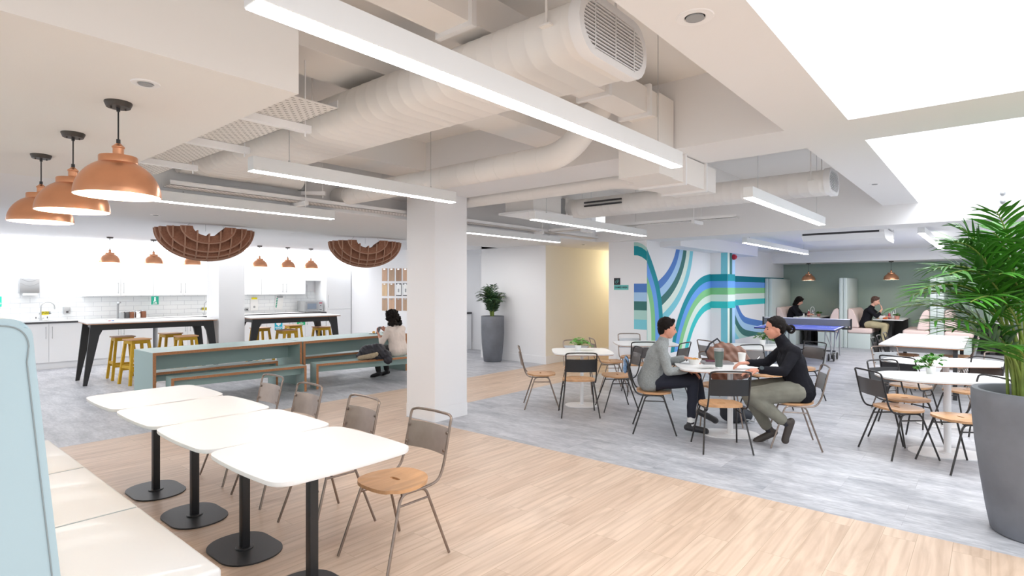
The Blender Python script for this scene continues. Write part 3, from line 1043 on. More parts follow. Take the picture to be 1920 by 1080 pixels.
protos = {}
def chair(px, py, deg, label, kind='steel', loc=None, group=None):
    if loc is None:
        x, y, _ = onZ(px, py, .45)
        loc = (x, y, 0)
    tm, pm = {'steel': (STEEL, STEELP), 'black': (BLACKT, BLACKM), 'grey': (BLACKT, GREYM), 'light': (STEEL, LTM)}[kind]
    if kind not in protos:
        t = make_chair(label, tm, pm, group)
        protos[kind] = t
        t.location = loc; t.rotation_euler = (0, 0, math.radians(deg))
    else:
        t = dup(protos[kind], label, loc, deg)
        if group: t['group'] = group
        elif 'group' in t: del t['group']
    return t

# foreground chairs along the white table row
chair(0, 0, 180, 'nearest bare steel chair with full wooden seat in view, beside the nearest white table', loc=(2.13, 2.73, 0))
chair(0, 0, 178, 'second bare steel chair along the white table row, showing its whole backrest', loc=(2.13, 3.46, 0))
chair(0, 0, 180, 'third bare steel chair along the white table row', loc=(2.16, 4.24, 0))
chair(0, 0, 179, 'farthest bare steel chair along the white table row', loc=(2.19, 4.92, 0))
# table A (white pedestal table with the trailing plant)
chair(1014, 700, YR, 'steel chair seen side-on, left of the table with the trailing plant', 'steel')
chair(1085, 711, YF, 'black-backed chair seen from behind at the table with the trailing plant', 'black')
chair(1157, 703, YR + 185, 'dark chair with wooden seat, right of the table with the trailing plant', 'grey')
chair(1084, 688, YF + 180, 'steel chair tucked behind the table with the trailing plant', 'light')
# table B
chair(1144, 677, YR + 4, 'steel chair facing the table behind the grey-jumper person', 'steel')
chair(1186, 669, YF + 180, 'chair against the white wall behind the grey-jumper person', 'light')
chair(1200, 683, YF, 'grey-backed chair directly behind the grey-jumper person', 'grey')
chair(1250, 686, YR + 138, 'grey-backed chair seen between the two talking people', 'grey')
# table C
chair(1225, 732, YR - 12, 'chair under the person in the grey jumper', 'black')
chair(1352, 757, YF - 3, 'black-backed chair seen from behind, nearest the tumbler', 'black')
chair(1487, 751, YR + 180 - 18, 'steel chair under the person in the black roll-neck', 'light')
chair(1347, 722, YF + 168, 'chair carrying the brown leather bag', 'steel')
# table D
chair(1352, 682, YR + 20, 'grey chair behind the brown bag at the plant table', 'light')
chair(1436, 702, YF + 195, 'wooden-seated chair hidden behind the roll-neck person\'s arm', 'grey')
chair(1500, 690, YR + 200, 'grey-backed chair under the table tennis table\'s near side', 'grey')
# table E / F group at the right
chair(1682, 764, YR + 2, 'nearest brown-grey backed chair at the oval tables beside the big planter', 'grey')
chair(1697, 747, YF + 190, 'dark glossy backed chair between the two white oval tables', 'black')
chair(1706, 723, YR + 30, 'black-tubed chair at the farther oval table', 'black')
chair(1690, 706, YF + 187, 'pale-backed chair behind the farther oval table', 'light')
chair(1800, 783, YR + 176, 'steel chair with wooden seat squeezed beside the big planter', 'grey')
chair(1812, 733, YR + 190, 'chair right of the farther oval table, half behind the palm', 'grey')
chair(1868, 722, YR + 215, 'blue-grey backed chair seen through the palm stems', 'light')
# table G
for x, l in ((10.52, 'nearest'), (11.1, 'middle'), (11.85, 'farthest')):
    chair(0, 0, -90, l + ' dark chair on the mural side of the long white table', 'grey', loc=(x, 1.13, 0))
for x, l in ((10.6, 'nearest'), (11.4, 'middle'), (12.2, 'farthest')):
    chair(0, 0, 90, l + ' grey chair on the palm side of the long white table', 'light', loc=(x, .45, 0))

# ============================================================ TABLES
def top_outline(w, d, r, bulge=.018, n=6):
    p = rrect(w, d, r, n)
    return p

def cut_outline(w, d, c=.10, n=5):
    """rectangle with soft diagonal corners and slightly bowed sides"""
    pts = []
    hw, hd = w / 2, d / 2
    def side(a, b, bow, nrm, k=6):
        for i in range(k):
            t = i / k
            q = (a[0] + (b[0] - a[0]) * t, a[1] + (b[1] - a[1]) * t)
            s = bow * 4 * t * (1 - t)
            pts.append((q[0] + nrm[0] * s, q[1] + nrm[1] * s))
    R = .045
    cs = [((hw, -hd + c), (hw, hd - c), (1, 0)), ((hw - c, hd), (-hw + c, hd), (0, 1)), ((-hw, hd - c), (-hw, -hd + c), (-1, 0)), ((-hw + c, -hd), (hw - c, -hd), (0, -1))]
    for i, (a, b, nr) in enumerate(cs):
        side(a, b, .012, nr)
        nx = cs[(i + 1) % 4][0]
        corner = (b[0] + (nx[0] - b[0]) * .5 + (nr[0] + cs[(i + 1) % 4][2][0]) * .012, b[1] + (nx[1] - b[1]) * .5 + (nr[1] + cs[(i + 1) % 4][2][1]) * .012)
        for j in range(n + 1):
            t = j / n
            pts.append(((1 - t) ** 2 * b[0] + 2 * t * (1 - t) * (corner[0] + (nr[0] + cs[(i + 1) % 4][2][0]) * .022) + t * t * nx[0],
                        (1 - t) ** 2 * b[1] + 2 * t * (1 - t) * (corner[1] + (nr[1] + cs[(i + 1) % 4][2][1]) * .022) + t * t * nx[1]))
    # drop duplicates
    o = []
    for p in pts:
        if not o or (abs(p[0] - o[-1][0]) + abs(p[1] - o[-1][1])) > 1e-5:
            o.append(p)
    if abs(o[0][0] - o[-1][0]) + abs(o[0][1] - o[-1][1]) < 1e-5:
        o.pop()
    return o

def pedestal_table(label, loc, deg, w, d, h, frame, edge_m, base_w, base_d, post=.024, group=None, c=.11, square_post=False):
    t = thing('pedestal_table', label, 'table', loc, deg, group)
    mb = MB()
    mb.mi = 0
    mb.prism(cut_outline(w, d, c), h - .016, h)
    mb.mi = 1
    mb.prism([(x * .992, y * .992) for x, y in cut_outline(w, d, c)], h - .022, h - .0155)
    mb.build('tabletop', [LAM, edge_m], t, ang=50)
    if square_post:
        MB().box(-post, post, -post, post, .012, h - .02, bev=.004).build('post', frame, t)
    else:
        MB().cyl((0, 0, .01), (0, 0, h - .02), post, seg=20).build('post', frame, t)
    MB().lathe([(0, .016), (post * 2.0, .016), (post * 2.2, .012), (post * 2.2, .008), (0, .008)], seg=24).build('collar', frame, t)
    MB().prism(rrect(base_w, base_d, min(base_w, base_d) * .47, 10), 0, .009).build('base', frame, t)
    MB().prism(rrect(.36, .30, .02, 3), h - .03, h - .021).build('top_plate', frame, t, smooth=False)
    return t
for y, l in ((2.72, 'nearest'), (3.495, 'second nearest'), (4.265, 'third nearest'), (5.03, 'farthest')):
    pedestal_table(l + ' white table of the foreground row, on a black oval base', (1.585, y, 0), 90, .755, .77, .75, BLACKM, LAM, .50, .36, post=.024, group='white pedestal tables beside the banquette', square_post=True, c=.088)
pedestal_table('small white pedestal table with the trailing plant, near the cream corridor', (6.50, 4.26, 0), YR, .78, .78, .74, WHITEM, PLY, .45, .34, group='white cafe tables')
pedestal_table('small white table behind the grey-jumper person', (8.10, 4.13, 0), YR, .92, .74, .74, WHITEM, PLY, .45, .34)
pedestal_table('white cafe table shared by the two talking people', (6.27, 2.18, 0), YR - 8, 1.12, .76, .74, WHITEM, PLY, .60, .40, post=.03, c=.14)
pedestal_table('white cafe table with a leafy plant, behind the roll-neck person', (8.72, 2.62, 0), YR - 14, .98, .86, .74, WHITEM, PLY, .45, .36, c=.12)
pedestal_table('white oval-ended table beside the big planter, on a lens-shaped base', (6.88, .32, 0), -64, 1.16, .68, .74, WHITEM, PLY, .64, .40, post=.03, c=.20)
pedestal_table('farther white oval-ended table, behind the one with the plant', (8.33, .40, 0), -56, 1.24, .74, .74, WHITEM, PLY, .60, .40, post=.03, c=.22)

# long trestle style tables with tapering black legs
def trestle_table(name, label, loc, deg, L, D, h, cat='table'):
    t = thing(name, label, cat, loc, deg)
    mb = MB()
    mb.box(-L / 2, L / 2, -D / 2, D / 2, h - .02, h)
    mb.mi = 1
    mb.box(-L / 2 + .003, L / 2 - .003, -D / 2 + .003, D / 2 - .003, h - .032, h - .0195)
    mb.build('tabletop', [LAM, PLY], t, smooth=False)
    th = .03
    for s in (-1, 1):
        y = s * (D / 2 - .10)
        rail = MB().box(-L / 2 + .10, L / 2 - .10, y - th / 2, y + th / 2, h - .13 * (1 if h > .9 else .75), h - .034)
        rail.build('side_rail', BLACKM, t, smooth=False)
        for e in (-1, 1):
            x0 = e * (L / 2 - .05)
            b = MB()
            zt = h - .034
            splay = .10 if h > .9 else .06
            poly = [(x0, zt), (x0 - e * .20, zt), (x0 - e * .15, zt - .12), (x0 - e * .12, zt - .18), (x0 + e * (splay - .055), 0), (x0 + e * splay, 0)]
            poly = [(px_, pz) for px_, pz in poly]
            if e > 0: poly = poly[::-1]
            bb = MB().prism(poly, -.025, .025, M=Matrix.Translation((0, y, 0)) @ Matrix.Rotation(PI / 2, 4, 'X'))
            bb.build('leg', BLACKM, t, smooth=False)
    for e in (-1, 1):
        MB().box(e * (L / 2 - .145) - .025, e * (L / 2 - .145) + .025, -D / 2 + .1, D / 2 - .1, h - .11, h - .034).build('cross_rail', MGREY, t, smooth=False)
    return t
trestle_table('bar_table', 'high white-topped bar table with black legs left of the kitchen column', (3.56, 11.58, 0), -5, 1.96, .98, 1.03)
trestle_table('bar_table', 'high white-topped bar table with black legs right of the kitchen column', (6.0, 11.22, 0), -5, 1.85, .98, 1.03)
trestle_table('long_table', 'long rectangular white table with black legs before the pink booths', (11.48, .80, 0), 0, 2.55, 1.02, .75)

# communal tables and benches: folded sage boards with timber edges
def folded(name, label, loc, deg, L, D, h, th, cat, board):
    t = thing(name, label, cat, loc, deg)
    e = .004
    a = MB()
    a.box(-L / 2, L / 2, -D / 2 + e, D / 2 - e, h - th, h)
    a.build('top_board', SAGE, t, smooth=False)
    ed = MB()
    for s in (-1, 1):
        y0, y1 = (D / 2 - e, D / 2) if s > 0 else (-D / 2, -D / 2 + e)
        # mitred timber edge strip
        ed.prism([(-L / 2, h), (L / 2, h), (L / 2 - th, h - th), (-L / 2 + th, h - th)][::-1], y0, y1, M=Matrix(((1, 0, 0, 0), (0, 0, 1, 0), (0, 1, 0, 0), (0, 0, 0, 1))))
    ed.build('timber_edge', PLY, t, smooth=False)
    for s in (-1, 1):
        x0, x1 = (L / 2 - th, L / 2) if s > 0 else (-L / 2, -L / 2 + th)
        p = MB().box(x0, x1, -D / 2 + e, D / 2 - e, 0, h - th - .0005).build('end_panel', SAGE, t, smooth=False)
        q = MB()
        for k in (-1, 1):
            y0, y1 = (D / 2 - e, D / 2) if k > 0 else (-D / 2, -D / 2 + e)
            xi, xo = (x0, x1) if s > 0 else (x1, x0)
            q.prism([(xo, 0), (xo, h), (xi, h - th), (xi, 0)], y0 + .0002, y1 - .0002, M=Matrix(((1, 0, 0, 0), (0, 0, 1, 0), (0, 1, 0, 0), (0, 0, 0, 1))))
        q.build('timber_edge', PLY, p, smooth=False)
    MB().box(-L / 2 + th, L / 2 - th, -.014, .014, h - th - board, h - th).build('stiffening_board', SAGE, t, smooth=False)
    return t
folded('communal_table', 'near sage green communal table with timber edges, its end panel facing the banquette', (3.77, 9.02, 0), 0, 2.17, .77, .72, .04, 'table', .24)
folded('communal_table', 'far sage green communal table where the woman sits', (5.96, 9.02, 0), 0, 2.17, .77, .72, .04, 'table', .24)
folded('bench', 'sage green bench in front of the near communal table', (3.72, 8.33, 0), -6, 1.84, .30, .40, .035, 'bench', .11)
folded('bench', 'sage green bench the woman sits on, its coat end beside her', (5.86, 8.04, 0), -12, 2.1, .30, .40, .035, 'bench', .11)
folded('bench', 'sage green bench pushed under the near communal table on the kitchen side', (3.68, 9.13, 0), -2, 1.86, .30, .40, .035, 'bench', .11)
folded('bench', 'sage green bench on the kitchen side of the far communal table', (5.93, 9.22, 0), -2, 1.9, .30, .40, .035, 'bench', .11)

# yellow stools
def make_stool(label, loc, deg):
    t = thing('bar_stool', label, 'stool', loc, deg, 'yellow stools at the bar tables')
    h = .75
    MB().prism(rrect(.34, .34, .05, 5), h - .018, h).build('seat', WOOD, t)
    for sx in (-1, 1):
        for sy in (-1, 1):
            M = Matrix()
            a = Vector((sx * .12, sy * .12, h - .02)); b = Vector((sx * .19, sy * .19, 0))
            MB().tube([a, b], .028, 4, up=(sx * sy * 1.0, 1.0, 0)).build('leg', YELLOW, t, smooth=False)
    for sx in (-1, 1):
        MB().box(sx * .13 - .014, sx * .13 + .014, -.12, .12, h - .075, h - .02).build('seat_rail', YELLOW, t, smooth=False)
    for sy in (-1, 1):
        MB().box(-.12, .12, sy * .13 - .014, sy * .13 + .014, h - .075, h - .02).build('seat_rail', YELLOW, t, smooth=False)
        MB().box(-.16, .16, sy * .165 - .014, sy * .165 + .014, .22, .265).build('foot_rail', YELLOW, t, smooth=False)
        MB().box(sy * .16 - .014, sy * .16 + .014, -.16, .16, .27, .315).build('foot_rail', YELLOW, t, smooth=False)
    return t
st = None
for px, py, dg, l in ((230, 630, -3, 'farthest left behind the near communal table'), (257, 635, 8, 'nearest, its legs showing past the table end'),
                      (320, 624, 3, 'third from the kitchen sink end'), (349, 629, -4, 'before the kitchen column'),
                      (488, 614, 5, 'just right of the kitchen column'), (550, 609, -6, 'behind, under the blue and green cupboard signs'),
                      (537, 618, 4, 'in front, under the blue and green cupboard signs'), (603, 612, -3, 'last, below the microwave')):
    x, y, _ = onZ(px, py, .75)
    if st is None:
        st = make_stool('yellow bar stool with oak seat, ' + l, (x, y, 0), dg)
    else:
        dup(st, 'yellow bar stool with oak seat, ' + l, (x, y, 0), dg)

# ============================================================ BANQUETTE
bq = thing('banquette', 'high-backed banquette with cream seat and pale blue back in the near corner', 'sofa', (.5, 4, 0))
def B(*a, bev=0.0, seg=3):
    x0, x1, y0, y1, z0, z1 = a
    return MB().box(x0 - .5, x1 - .5, y0 - 4, y1 - 4, z0, z1, bev=bev, seg=seg)
ys = [2.40, 3.42, 4.43, 5.44]
for i in range(3):
    B(.42, 1.0, ys[i] + .003, ys[i + 1] - .003, .36, .455, bev=.02, seg=5).build('seat_cushion', VINYLC, bq)
base = B(.36, .965, 2.43, 5.42, .0, .37, bev=.03)
base.build('base', VINYLB, bq)
# leaning back, rounded top, as an extruded side profile
prof = [(.50, .30), (.475, .616), (.44, 1.0), (.408, 1.36)]
tp = [(p_.x, p_.z) for p_ in fillet([(.408, 0, 1.36), (.398, 0, 1.50), (.10, 0, 1.505)], .13, 10)]
poly = prof + tp[1:] + [(.02, 1.45), (.0, 1.36), (.0, .0), (.50, .0)]
bb = MB().prism([(x - .5, z) for x, z in poly], 0, 3.02, M=Matrix.Translation((0, 5.44 - 4, 0)) @ Matrix.Rotation(PI / 2, 4, 'X'))
es = [e for e in bb.bm.edges if abs(e.verts[0].co.y - e.verts[1].co.y) < 1e-6 and (e.verts[0].co.z > .2 or e.verts[1].co.z > .2)]
bmesh.ops.bevel(bb.bm, geom=es, offset=.012, segments=3, affect='EDGES')
bb.build('backrest', VINYLB, bq, ang=40)
pipe = [(x - .5 - .022, 2.418 - 4, z - .004) for x, z in prof[1:]] + [(x - .5 - .012, 2.418 - 4, z - .022) for x, z in tp[1:]]
MB().tube(pipe, .0022, 6).build('piping', SEAM, bq)
for yv in ys[1:3]:
    MB().box(.45 - .5, .985 - .5, yv - 4 - .006, yv - 4 + .006, .40, .4515).build('seam', SEAM, bq, smooth=False)

# ============================================================ PLANTERS & PALMS
def planter(label, loc, prof, r):
    t = thing('tall_planter', label, 'planter', loc)
    MB().lathe(prof, seg=56).build('pot', CONC, t, ang=50)
    z = prof[-1][1]
    MB().lathe([(0, z + .004), (r * .5, z + .012), (r, z)], seg=32).build('soil', SOIL, t)
    return t
bigp = [(0, 0), (.225, 0), (.238, .012), (.262, .15), (.29, .35), (.318, .58), (.332, .75), (.337, .86), (.338, .925), (.333, .932), (.300, .932), (.295, .925), (.295, .86)]
BPX, BPY = 4.98, -.23
planter('huge tapering grey concrete planter at the near edge of the grey floor', (BPX, BPY, 0), bigp, .294)
smp = [(0, 0), (.185, 0), (.195, .01), (.215, .15), (.238, .4), (.25, .62), (.252, .98), (.248, .99), (.226, .99), (.222, .98), (.222, .93)]
planter('tall grey planter standing against the white wall', (9.16, 8.32, 0), smp, .221)

def palm(name, label, loc, nfr, height, reach, seed, leafm, stemw, ll, lw, npair, base_r, frm=None, start=.46):
    rnd = random.Random(seed)
    t = thing(name, label, 'plant', loc)
    for i in range(nfr):
        if frm and i < len(frm):
            az, lean, hh = frm[i]
            az = math.radians(az)
        else:
            az = rnd.uniform(0, 2 * PI); lean = rnd.uniform(.25, 1.0); hh = rnd.uniform(.6, 1.0)
        H_ = height * hh
        R_ = reach * lean
        b0 = Vector((base_r * math.cos(az) * rnd.uniform(.2, 1), base_r * math.sin(az) * rnd.uniform(.2, 1), 0))
        # stem: rises then arches over
        p = []
        n = 22
        d = Vector((math.cos(az), math.sin(az), 0))
        sd = Vector((-d.y, d.x, 0))
        wob = rnd.uniform(-.12, .12)
        for k in range(n + 1):
            s = k / n
            out = R_ * (.12 * s + .88 * s ** 2.3)
            up = H_ * (1.28 * s - .42 * s ** 3.2 * (.4 + lean))
            p.append(b0 + d * out + sd * wob * s * s * R_ + Vector((0, 0, up)))
        mb = MB()
        rr = [stemw * (1 - .8 * k / n) + .0012 for k in range(n + 1)]
        mb.mi = 1
        mb.tube(p, rr, 6)
        mb.mi = 0
        for j in range(npair):
            s = start + (1 - start) * (j + .5) / npair
            fi = s * n; i0 = min(n - 1, int(fi)); fr = fi - i0
            q = p[i0].lerp(p[i0 + 1], fr)
            tg = (p[i0 + 1] - p[i0]).normalized()
            side0 = tg.cross(Vector((0, 0, 1)))
            if side0.length < .05: side0 = sd.copy()
            side0.normalize()
            upv = side0.cross(tg).normalized()
            L = ll * (math.sin(PI * min(1, (.25 + .75 * (j + .5) / npair)) ** .9) * .65 + .42) * rnd.uniform(.85, 1.1)
            for sg in (-1, 1):
                dirv = (side0 * sg * rnd.uniform(.75, .95) + tg * rnd.uniform(.55, .8) + upv * rnd.uniform(.0, .22)).normalized()
                W = lw * rnd.uniform(.8, 1.15)
                nrm = dirv.cross(tg).normalized()
                wv = nrm.cross(dirv).normalized()
                m = 6
                L_ = []; R__ = []; C_ = []
                droop = rnd.uniform(.08, .38)
                for k in range(m + 1):
                    u = k / m
                    c = q + dirv * L * u + Vector((0, 0, -1)) * droop * L * u * u
                    w = W * math.sin(PI * (u * .92 + .06)) ** .7 * (1 - u * .35)
                    if k == m: w = .0004
                    L_.append(mb.bm.verts.new(c + wv * w)); R__.append(mb.bm.verts.new(c - wv * w))
                    C_.append(mb.bm.verts.new(c - nrm * w * .35))
                for k in range(m):
                    f = mb.bm.faces.new((L_[k], L_[k + 1], C_[k + 1], C_[k])); f.material_index = 0
                    f = mb.bm.faces.new((C_[k], C_[k + 1], R__[k + 1], R__[k])); f.material_index = 0
        fo = mb.build('frond', [leafm, STEM], t, ang=60)
    return t
# azimuths are world headings; the photograph shows fronds arching to the left of the pot
FR = [(132, .95, .93), (120, .9, .86), (146, .85, 1.0), (108, .95, .76), (152, .95, .84), (127, .55, 1.08), (95, .7, .98), (165, .7, .92), (60, .5, 1.1), (180, .5, 1.05),
      (137, .8, .62), (114, .6, .5), (40, .7, .9), (-20, .6, .95), (-60, .7, .9), (-100, .5, .95), (200, .8, .85), (230, .7, .9), (20, .3, 1.1), (75, .8, .75), (140, .25, 1.12), (157, .6, .42), (122, .4, .98), (150, .45, 1.08), (100, .35, 1.1), (129, .8, 1.02)]
palm('kentia_palm', 'large bright green palm filling the planter at the edge of the room', (BPX, BPY, .87), 26, 1.08, .74, 5, LEAF, .0095, .34, .0125, 17, .15, FR)
palm('kentia_palm', 'small dark green palm in the tall pot against the white wall', (9.16, 8.32, .93), 34, .78, .36, 11, LEAFD, .006, .19, .012, 14, .05, None, .2)

def leafplant(name, label, loc, n, spread, hgt, lsz, seed, trail=None, pot=CERAM, pr=.045, ph=.075, lm=LEAFL, group=None):
    rnd = random.Random(seed)
    t = thing(name, label, 'plant', loc, 0, group)
    MB().lathe([(0, 0), (pr * .78, 0), (pr * .82, .004), (pr, ph), (pr * .94, ph), (pr * .9, ph - .006), (0, ph - .008)], seg=24).build('pot', pot, t)
    mb = MB()
    for i in range(n):
        az = rnd.uniform(0, 2 * PI); R = spread * math.sqrt(rnd.uniform(.02, 1)); z = ph + hgt * rnd.uniform(.25, 1) * (1 - .5 * (R / spread) ** 2)
        if trail and i % 3 == 0:
            k = rnd.uniform(.3, 1); az = math.radians(trail[0]) + rnd.uniform(-.4, .4); R = trail[1] * k; z = ph + hgt * .55 - k * k * hgt * .75
            z = max(z, .012)
        p = Vector((R * math.cos(az), R * math.sin(az), z))
        mb.mi = 1
        mb.tube([Vector((0, 0, ph - .01)), Vector((p.x * .5, p.y * .5, max(p.z, ph) * .95)), p], .0016, 4)
        mb.mi = 0
        for q in range(3):
            d = Vector((math.cos(az + rnd.uniform(-1.4, 1.4)), math.sin(az + rnd.uniform(-1.4, 1.4)), rnd.uniform(-.5, .6))).normalized()
            sdv = d.cross(Vector((rnd.uniform(-.3, .3), rnd.uniform(-.3, .3), 1))).normalized()
            L = lsz * rnd.uniform(.7, 1.2); W = L * .42
            v = [p, p + d * L * .35 + sdv * W, p + d * L * .75 + sdv * W * .7, p + d * L - Vector((0, 0, L * .15)), p + d * L * .75 - sdv * W * .7, p + d * L * .35 - sdv * W]
            mb.bm.faces.new([mb.bm.verts.new(x) for x in v]).material_index = 0
    mb.build('leaves', [lm, STEM], t, smooth=False)
    return t
x, y, _ = onZ(1084, 657, .74); leafplant('potted_plant', 'trailing green plant in a white pot on the small cafe table', (x, y, .74), 46, .085, .12, .038, 3, trail=(YR, .19))
x, y, _ = onZ(1430, 646, .74); leafplant('potted_plant', 'leafy plant in a white pot behind the roll-neck person\'s face', (x, y, .74), 40, .10, .13, .045, 4, trail=(YR, .16), lm=LEAF)
x, y, _ = onZ(1745, 700, .74); leafplant('potted_plant', 'cheese plant sprig in a white pot on the nearer oval table', (x, y, .74), 38, .11, .15, .05, 5, trail=(YR + 190, .13), lm=LEAF)
# ============================================================ KITCHEN
def fx(px, Y): return onY(px, 540, Y)[0]
def handle(parent, x, z0, z1, y, horiz=False):
    if horiz:
        MB().cyl((x - .08, y, z0), (x + .08, y, z0), .005, seg=8).box(x - .078, x - .07, y, y + .03, z0 - .004, z0 + .004).box(x + .07, x + .078, y, y + .03, z0 - .004, z0 + .004).build('handle', BRUSH, parent)
    else:
        MB().cyl((x, y, z0), (x, y, z1), .005, seg=8).box(x - .004, x + .004, y, y + .03, z0 + .02, z0 + .028).box(x - .004, x + .004, y, y + .03, z1 - .028, z1 - .02).build('handle', BRUSH, parent)

def cabinet(name, label, xs, y0, y1, z0, z1, handles, hz, group=None, plinth=False, grill=False):
    """xs: door boundaries; handles: per door -1 left / +1 right / 0 none"""
    xa, xb = xs[0], xs[-1]
    t = thing(name, label, 'cabinet', ((xa + xb) / 2, y0, 0), 0, group)
    ox, oy = (xa + xb) / 2, y0
    MB().box(xa - ox, xb - ox, .02, y1 - oy, z0, z1).build('carcass', CAB, t, smooth=False)
    if plinth:
        MB().box(xa - ox, xb - ox, .045, .06, 0, z0 - .003).build('plinth', CAB, t, smooth=False)
    for i in range(len(xs) - 1):
        d = MB().box(xs[i] - ox + .002, xs[i + 1] - ox - .002, 0, .018, z0 + .002, z1 - .002, bev=.0015, seg=1).build('door', CAB, t, smooth=False)
        if handles[i] == 2:
            handle(d, (xs[i] + xs[i + 1]) / 2 - ox, hz[0], hz[0], -.03, True)
        elif handles[i]:
            x = (xs[i + 1] - .05 if handles[i] > 0 else xs[i] + .05) - ox
            handle(d, x, hz[0], hz[1], -.03)
    if grill:
        g = MB()
        for k in range(8):
            xx = xa - ox + .1 + k * .055
            g.box(xx, xx + .038, -.002, .002, z1 - .085, z1 - .055)
        g.build('vent_grill', MGREY, t, smooth=False)
    return t
YB = 14.15
b = [fx(p, YB) for p in (-6, 32, 91.7, 162)]
cabinet('base_cabinet', 'white two-door base cabinet under the sink', b[1:], YB, 14.735, .13, .90, (1, -1), (.60, .84), plinth=True)
cabinet('base_cabinet', 'white base cabinet at the edge of view left of the sink', [b[0] - .6, b[0], b[1] - .002], YB, 14.735, .13, .90, (1, -1), (.60, .84), plinth=True)
b2 = [fx(p, YB) for p in (170, 227, 287)]
cabinet('base_cabinet', 'white appliance front with vent grill behind the nearest stools', b2[:2], YB, 14.735, .13, .90, (1,), (.60, .84), plinth=True, grill=True)
cabinet('base_cabinet', 'white appliance front with vent grill under the teal sign', b2[1:], YB, 14.735, .13, .90, (-1,), (.60, .84), plinth=True, grill=True)
b3 = [fx(p, YB) for p in (296, 352, 388)]
cabinet('base_cabinet', 'white base cabinet behind the right end of the first bar table', [b3[0], b3[1], fx(402, YB)], YB, 14.735, .13, .90, (1, -1), (.60, .84), plinth=True)
b4 = [fx(p, YB) for p in (500.5, 545, 584)]
cabinet('base_cabinet', 'white base cabinet carrying the dark socket panel', [fx(440, YB), b4[0]], YB, 14.735, .13, .90, (0,), (.6, .84), plinth=True)
cabinet('base_cabinet', 'white base cabinet with the blue sign on its door', b4[0:2] + [fx(572, YB)], YB, 14.735, .13, .90, (1, -1), (.60, .84), plinth=True)
cabinet('base_cabinet', 'white base cabinet below the microwave', [fx(572, YB) + .004, fx(611, YB)], YB, 14.735, .13, .90, (-1,), (.60, .84), plinth=True)
xt0, xt1 = fx(612, YB), 9.48
tc = cabinet('tall_cabinet', 'tall white cabinet at the clipboard end of the kitchen', [xt0, xt1], YB, 14.735, .13, 1.0, (0,), (.6, .8), plinth=True)
ox_ = (xt0 + xt1) / 2
MB().box(xt0 - ox_, xt1 - ox_, .02, .585, 1.0, 2.13).build('carcass', CAB, tc, smooth=False)
dd_ = MB().box(xt0 - ox_ + .002, xt1 - ox_ - .002, 0, .018, 1.004, 2.128, bev=.0015, seg=1).build('door', CAB, tc, smooth=False)
handle(dd_, xt0 - ox_ + .05, 1.05, 1.4, -.03)
def counter(label, x0, x1, m=LAM):
    t = thing('worktop', label, 'worktop', ((x0 + x1) / 2, 14.4, .90))
    w = (x1 - x0) / 2
    MB().box(-w, w, -.28, .335, .0, .04).build('slab', m, t, smooth=False)
    MB().box(-w, w, -.285, -.28, .002, .038).build('front_edge', DGREY, t, smooth=False)
counter('continuous white kitchen worktop with a dark front edge', b[0] - .7, fx(611, YB))
YU = 14.42
u1 = [fx(p, YU) for p in (161.5, 226.5, 287, 343)]
cabinet('wall_cabinet', 'left pair of white wall cupboards above the coffee corner', u1[:3], YU, 14.735, 1.43, 2.16, (1, -1), (1.48, 1.72))
cabinet('wall_cabinet', 'pair of white wall cupboards behind the near felt shade', [u1[2] + .004, u1[3], fx(402, YU)], YU, 14.735, 1.43, 2.16, (1, -1), (1.48, 1.72))
u2 = [fx(p, YU) for p in (490.5, 533, 573)]
cabinet('wall_cabinet', 'white wall cupboard beside the kitchen column', [fx(440, YU), u2[0]], YU, 14.735, 1.43, 2.14, (0,), (1.48, 1.72))
cabinet('wall_cabinet', 'pair of white wall cupboards above the pinned papers', [u2[0] + .003, u2[1], u2[2]], YU, 14.735, 1.43, 2.14, (1, -1), (1.48, 1.72))
cabinet('wall_cabinet', 'short white wall cupboard above the microwave', [u2[2] + .004, fx(611, YU)], YU, 14.735, 1.80, 2.14, (2,), (1.88, 1.88))

# taps
def tap(label, px, h, r=.09):
    x = fx(px, 14.5)
    t = thing('kitchen_tap', label, 'tap', (x, 14.52, .94))
    pts = [(0, 0, .02), (0, 0, h)] + [(r - r * math.cos(a), 0, h + r * math.sin(a)) for a in [PI * k / 10 for k in range(1, 10)]] + [(2 * r, 0, h - .04)]
    MB().tube(pts, .012, 10).build('spout', BRUSH, t)
    MB().lathe([(0, .05), (.02, .05), (.028, .0), (0, 0)], seg=16).cyl((-.05, 0, .05), (.05, 0, .05), .008, seg=8).build('tap_body', BRUSH, t)
tap('tall curved steel tap at the left sink', 77, .27, .11)
tap('curved steel tap beside the kitchen column', 384, .25)
sk = thing('sink', 'shallow steel sink drainer at the left end of the worktop', 'sink', (fx(45, 14.4), 14.42, .941))
MB().prism(rrect(.95, .42, .05), 0, .006, hole=None).build('drainer', BRUSH, sk)
# hot water / coffee tap
hw = thing('coffee_tap', 'patterned dark tap column behind the first bar table', 'tap', (fx(221, 14.4), 14.4, .94))
MB().cyl((0, 0, 0), (0, 0, .30), .022, seg=14).cyl((0, 0, .30), (0, -.10, .34), .018, seg=12).build('column', MGREY, hw)
MB().lathe([(0, 0), (.045, 0), (.045, .03), (0, .03)], (0, -.06, .33), 18).build('head', CHROME, hw)
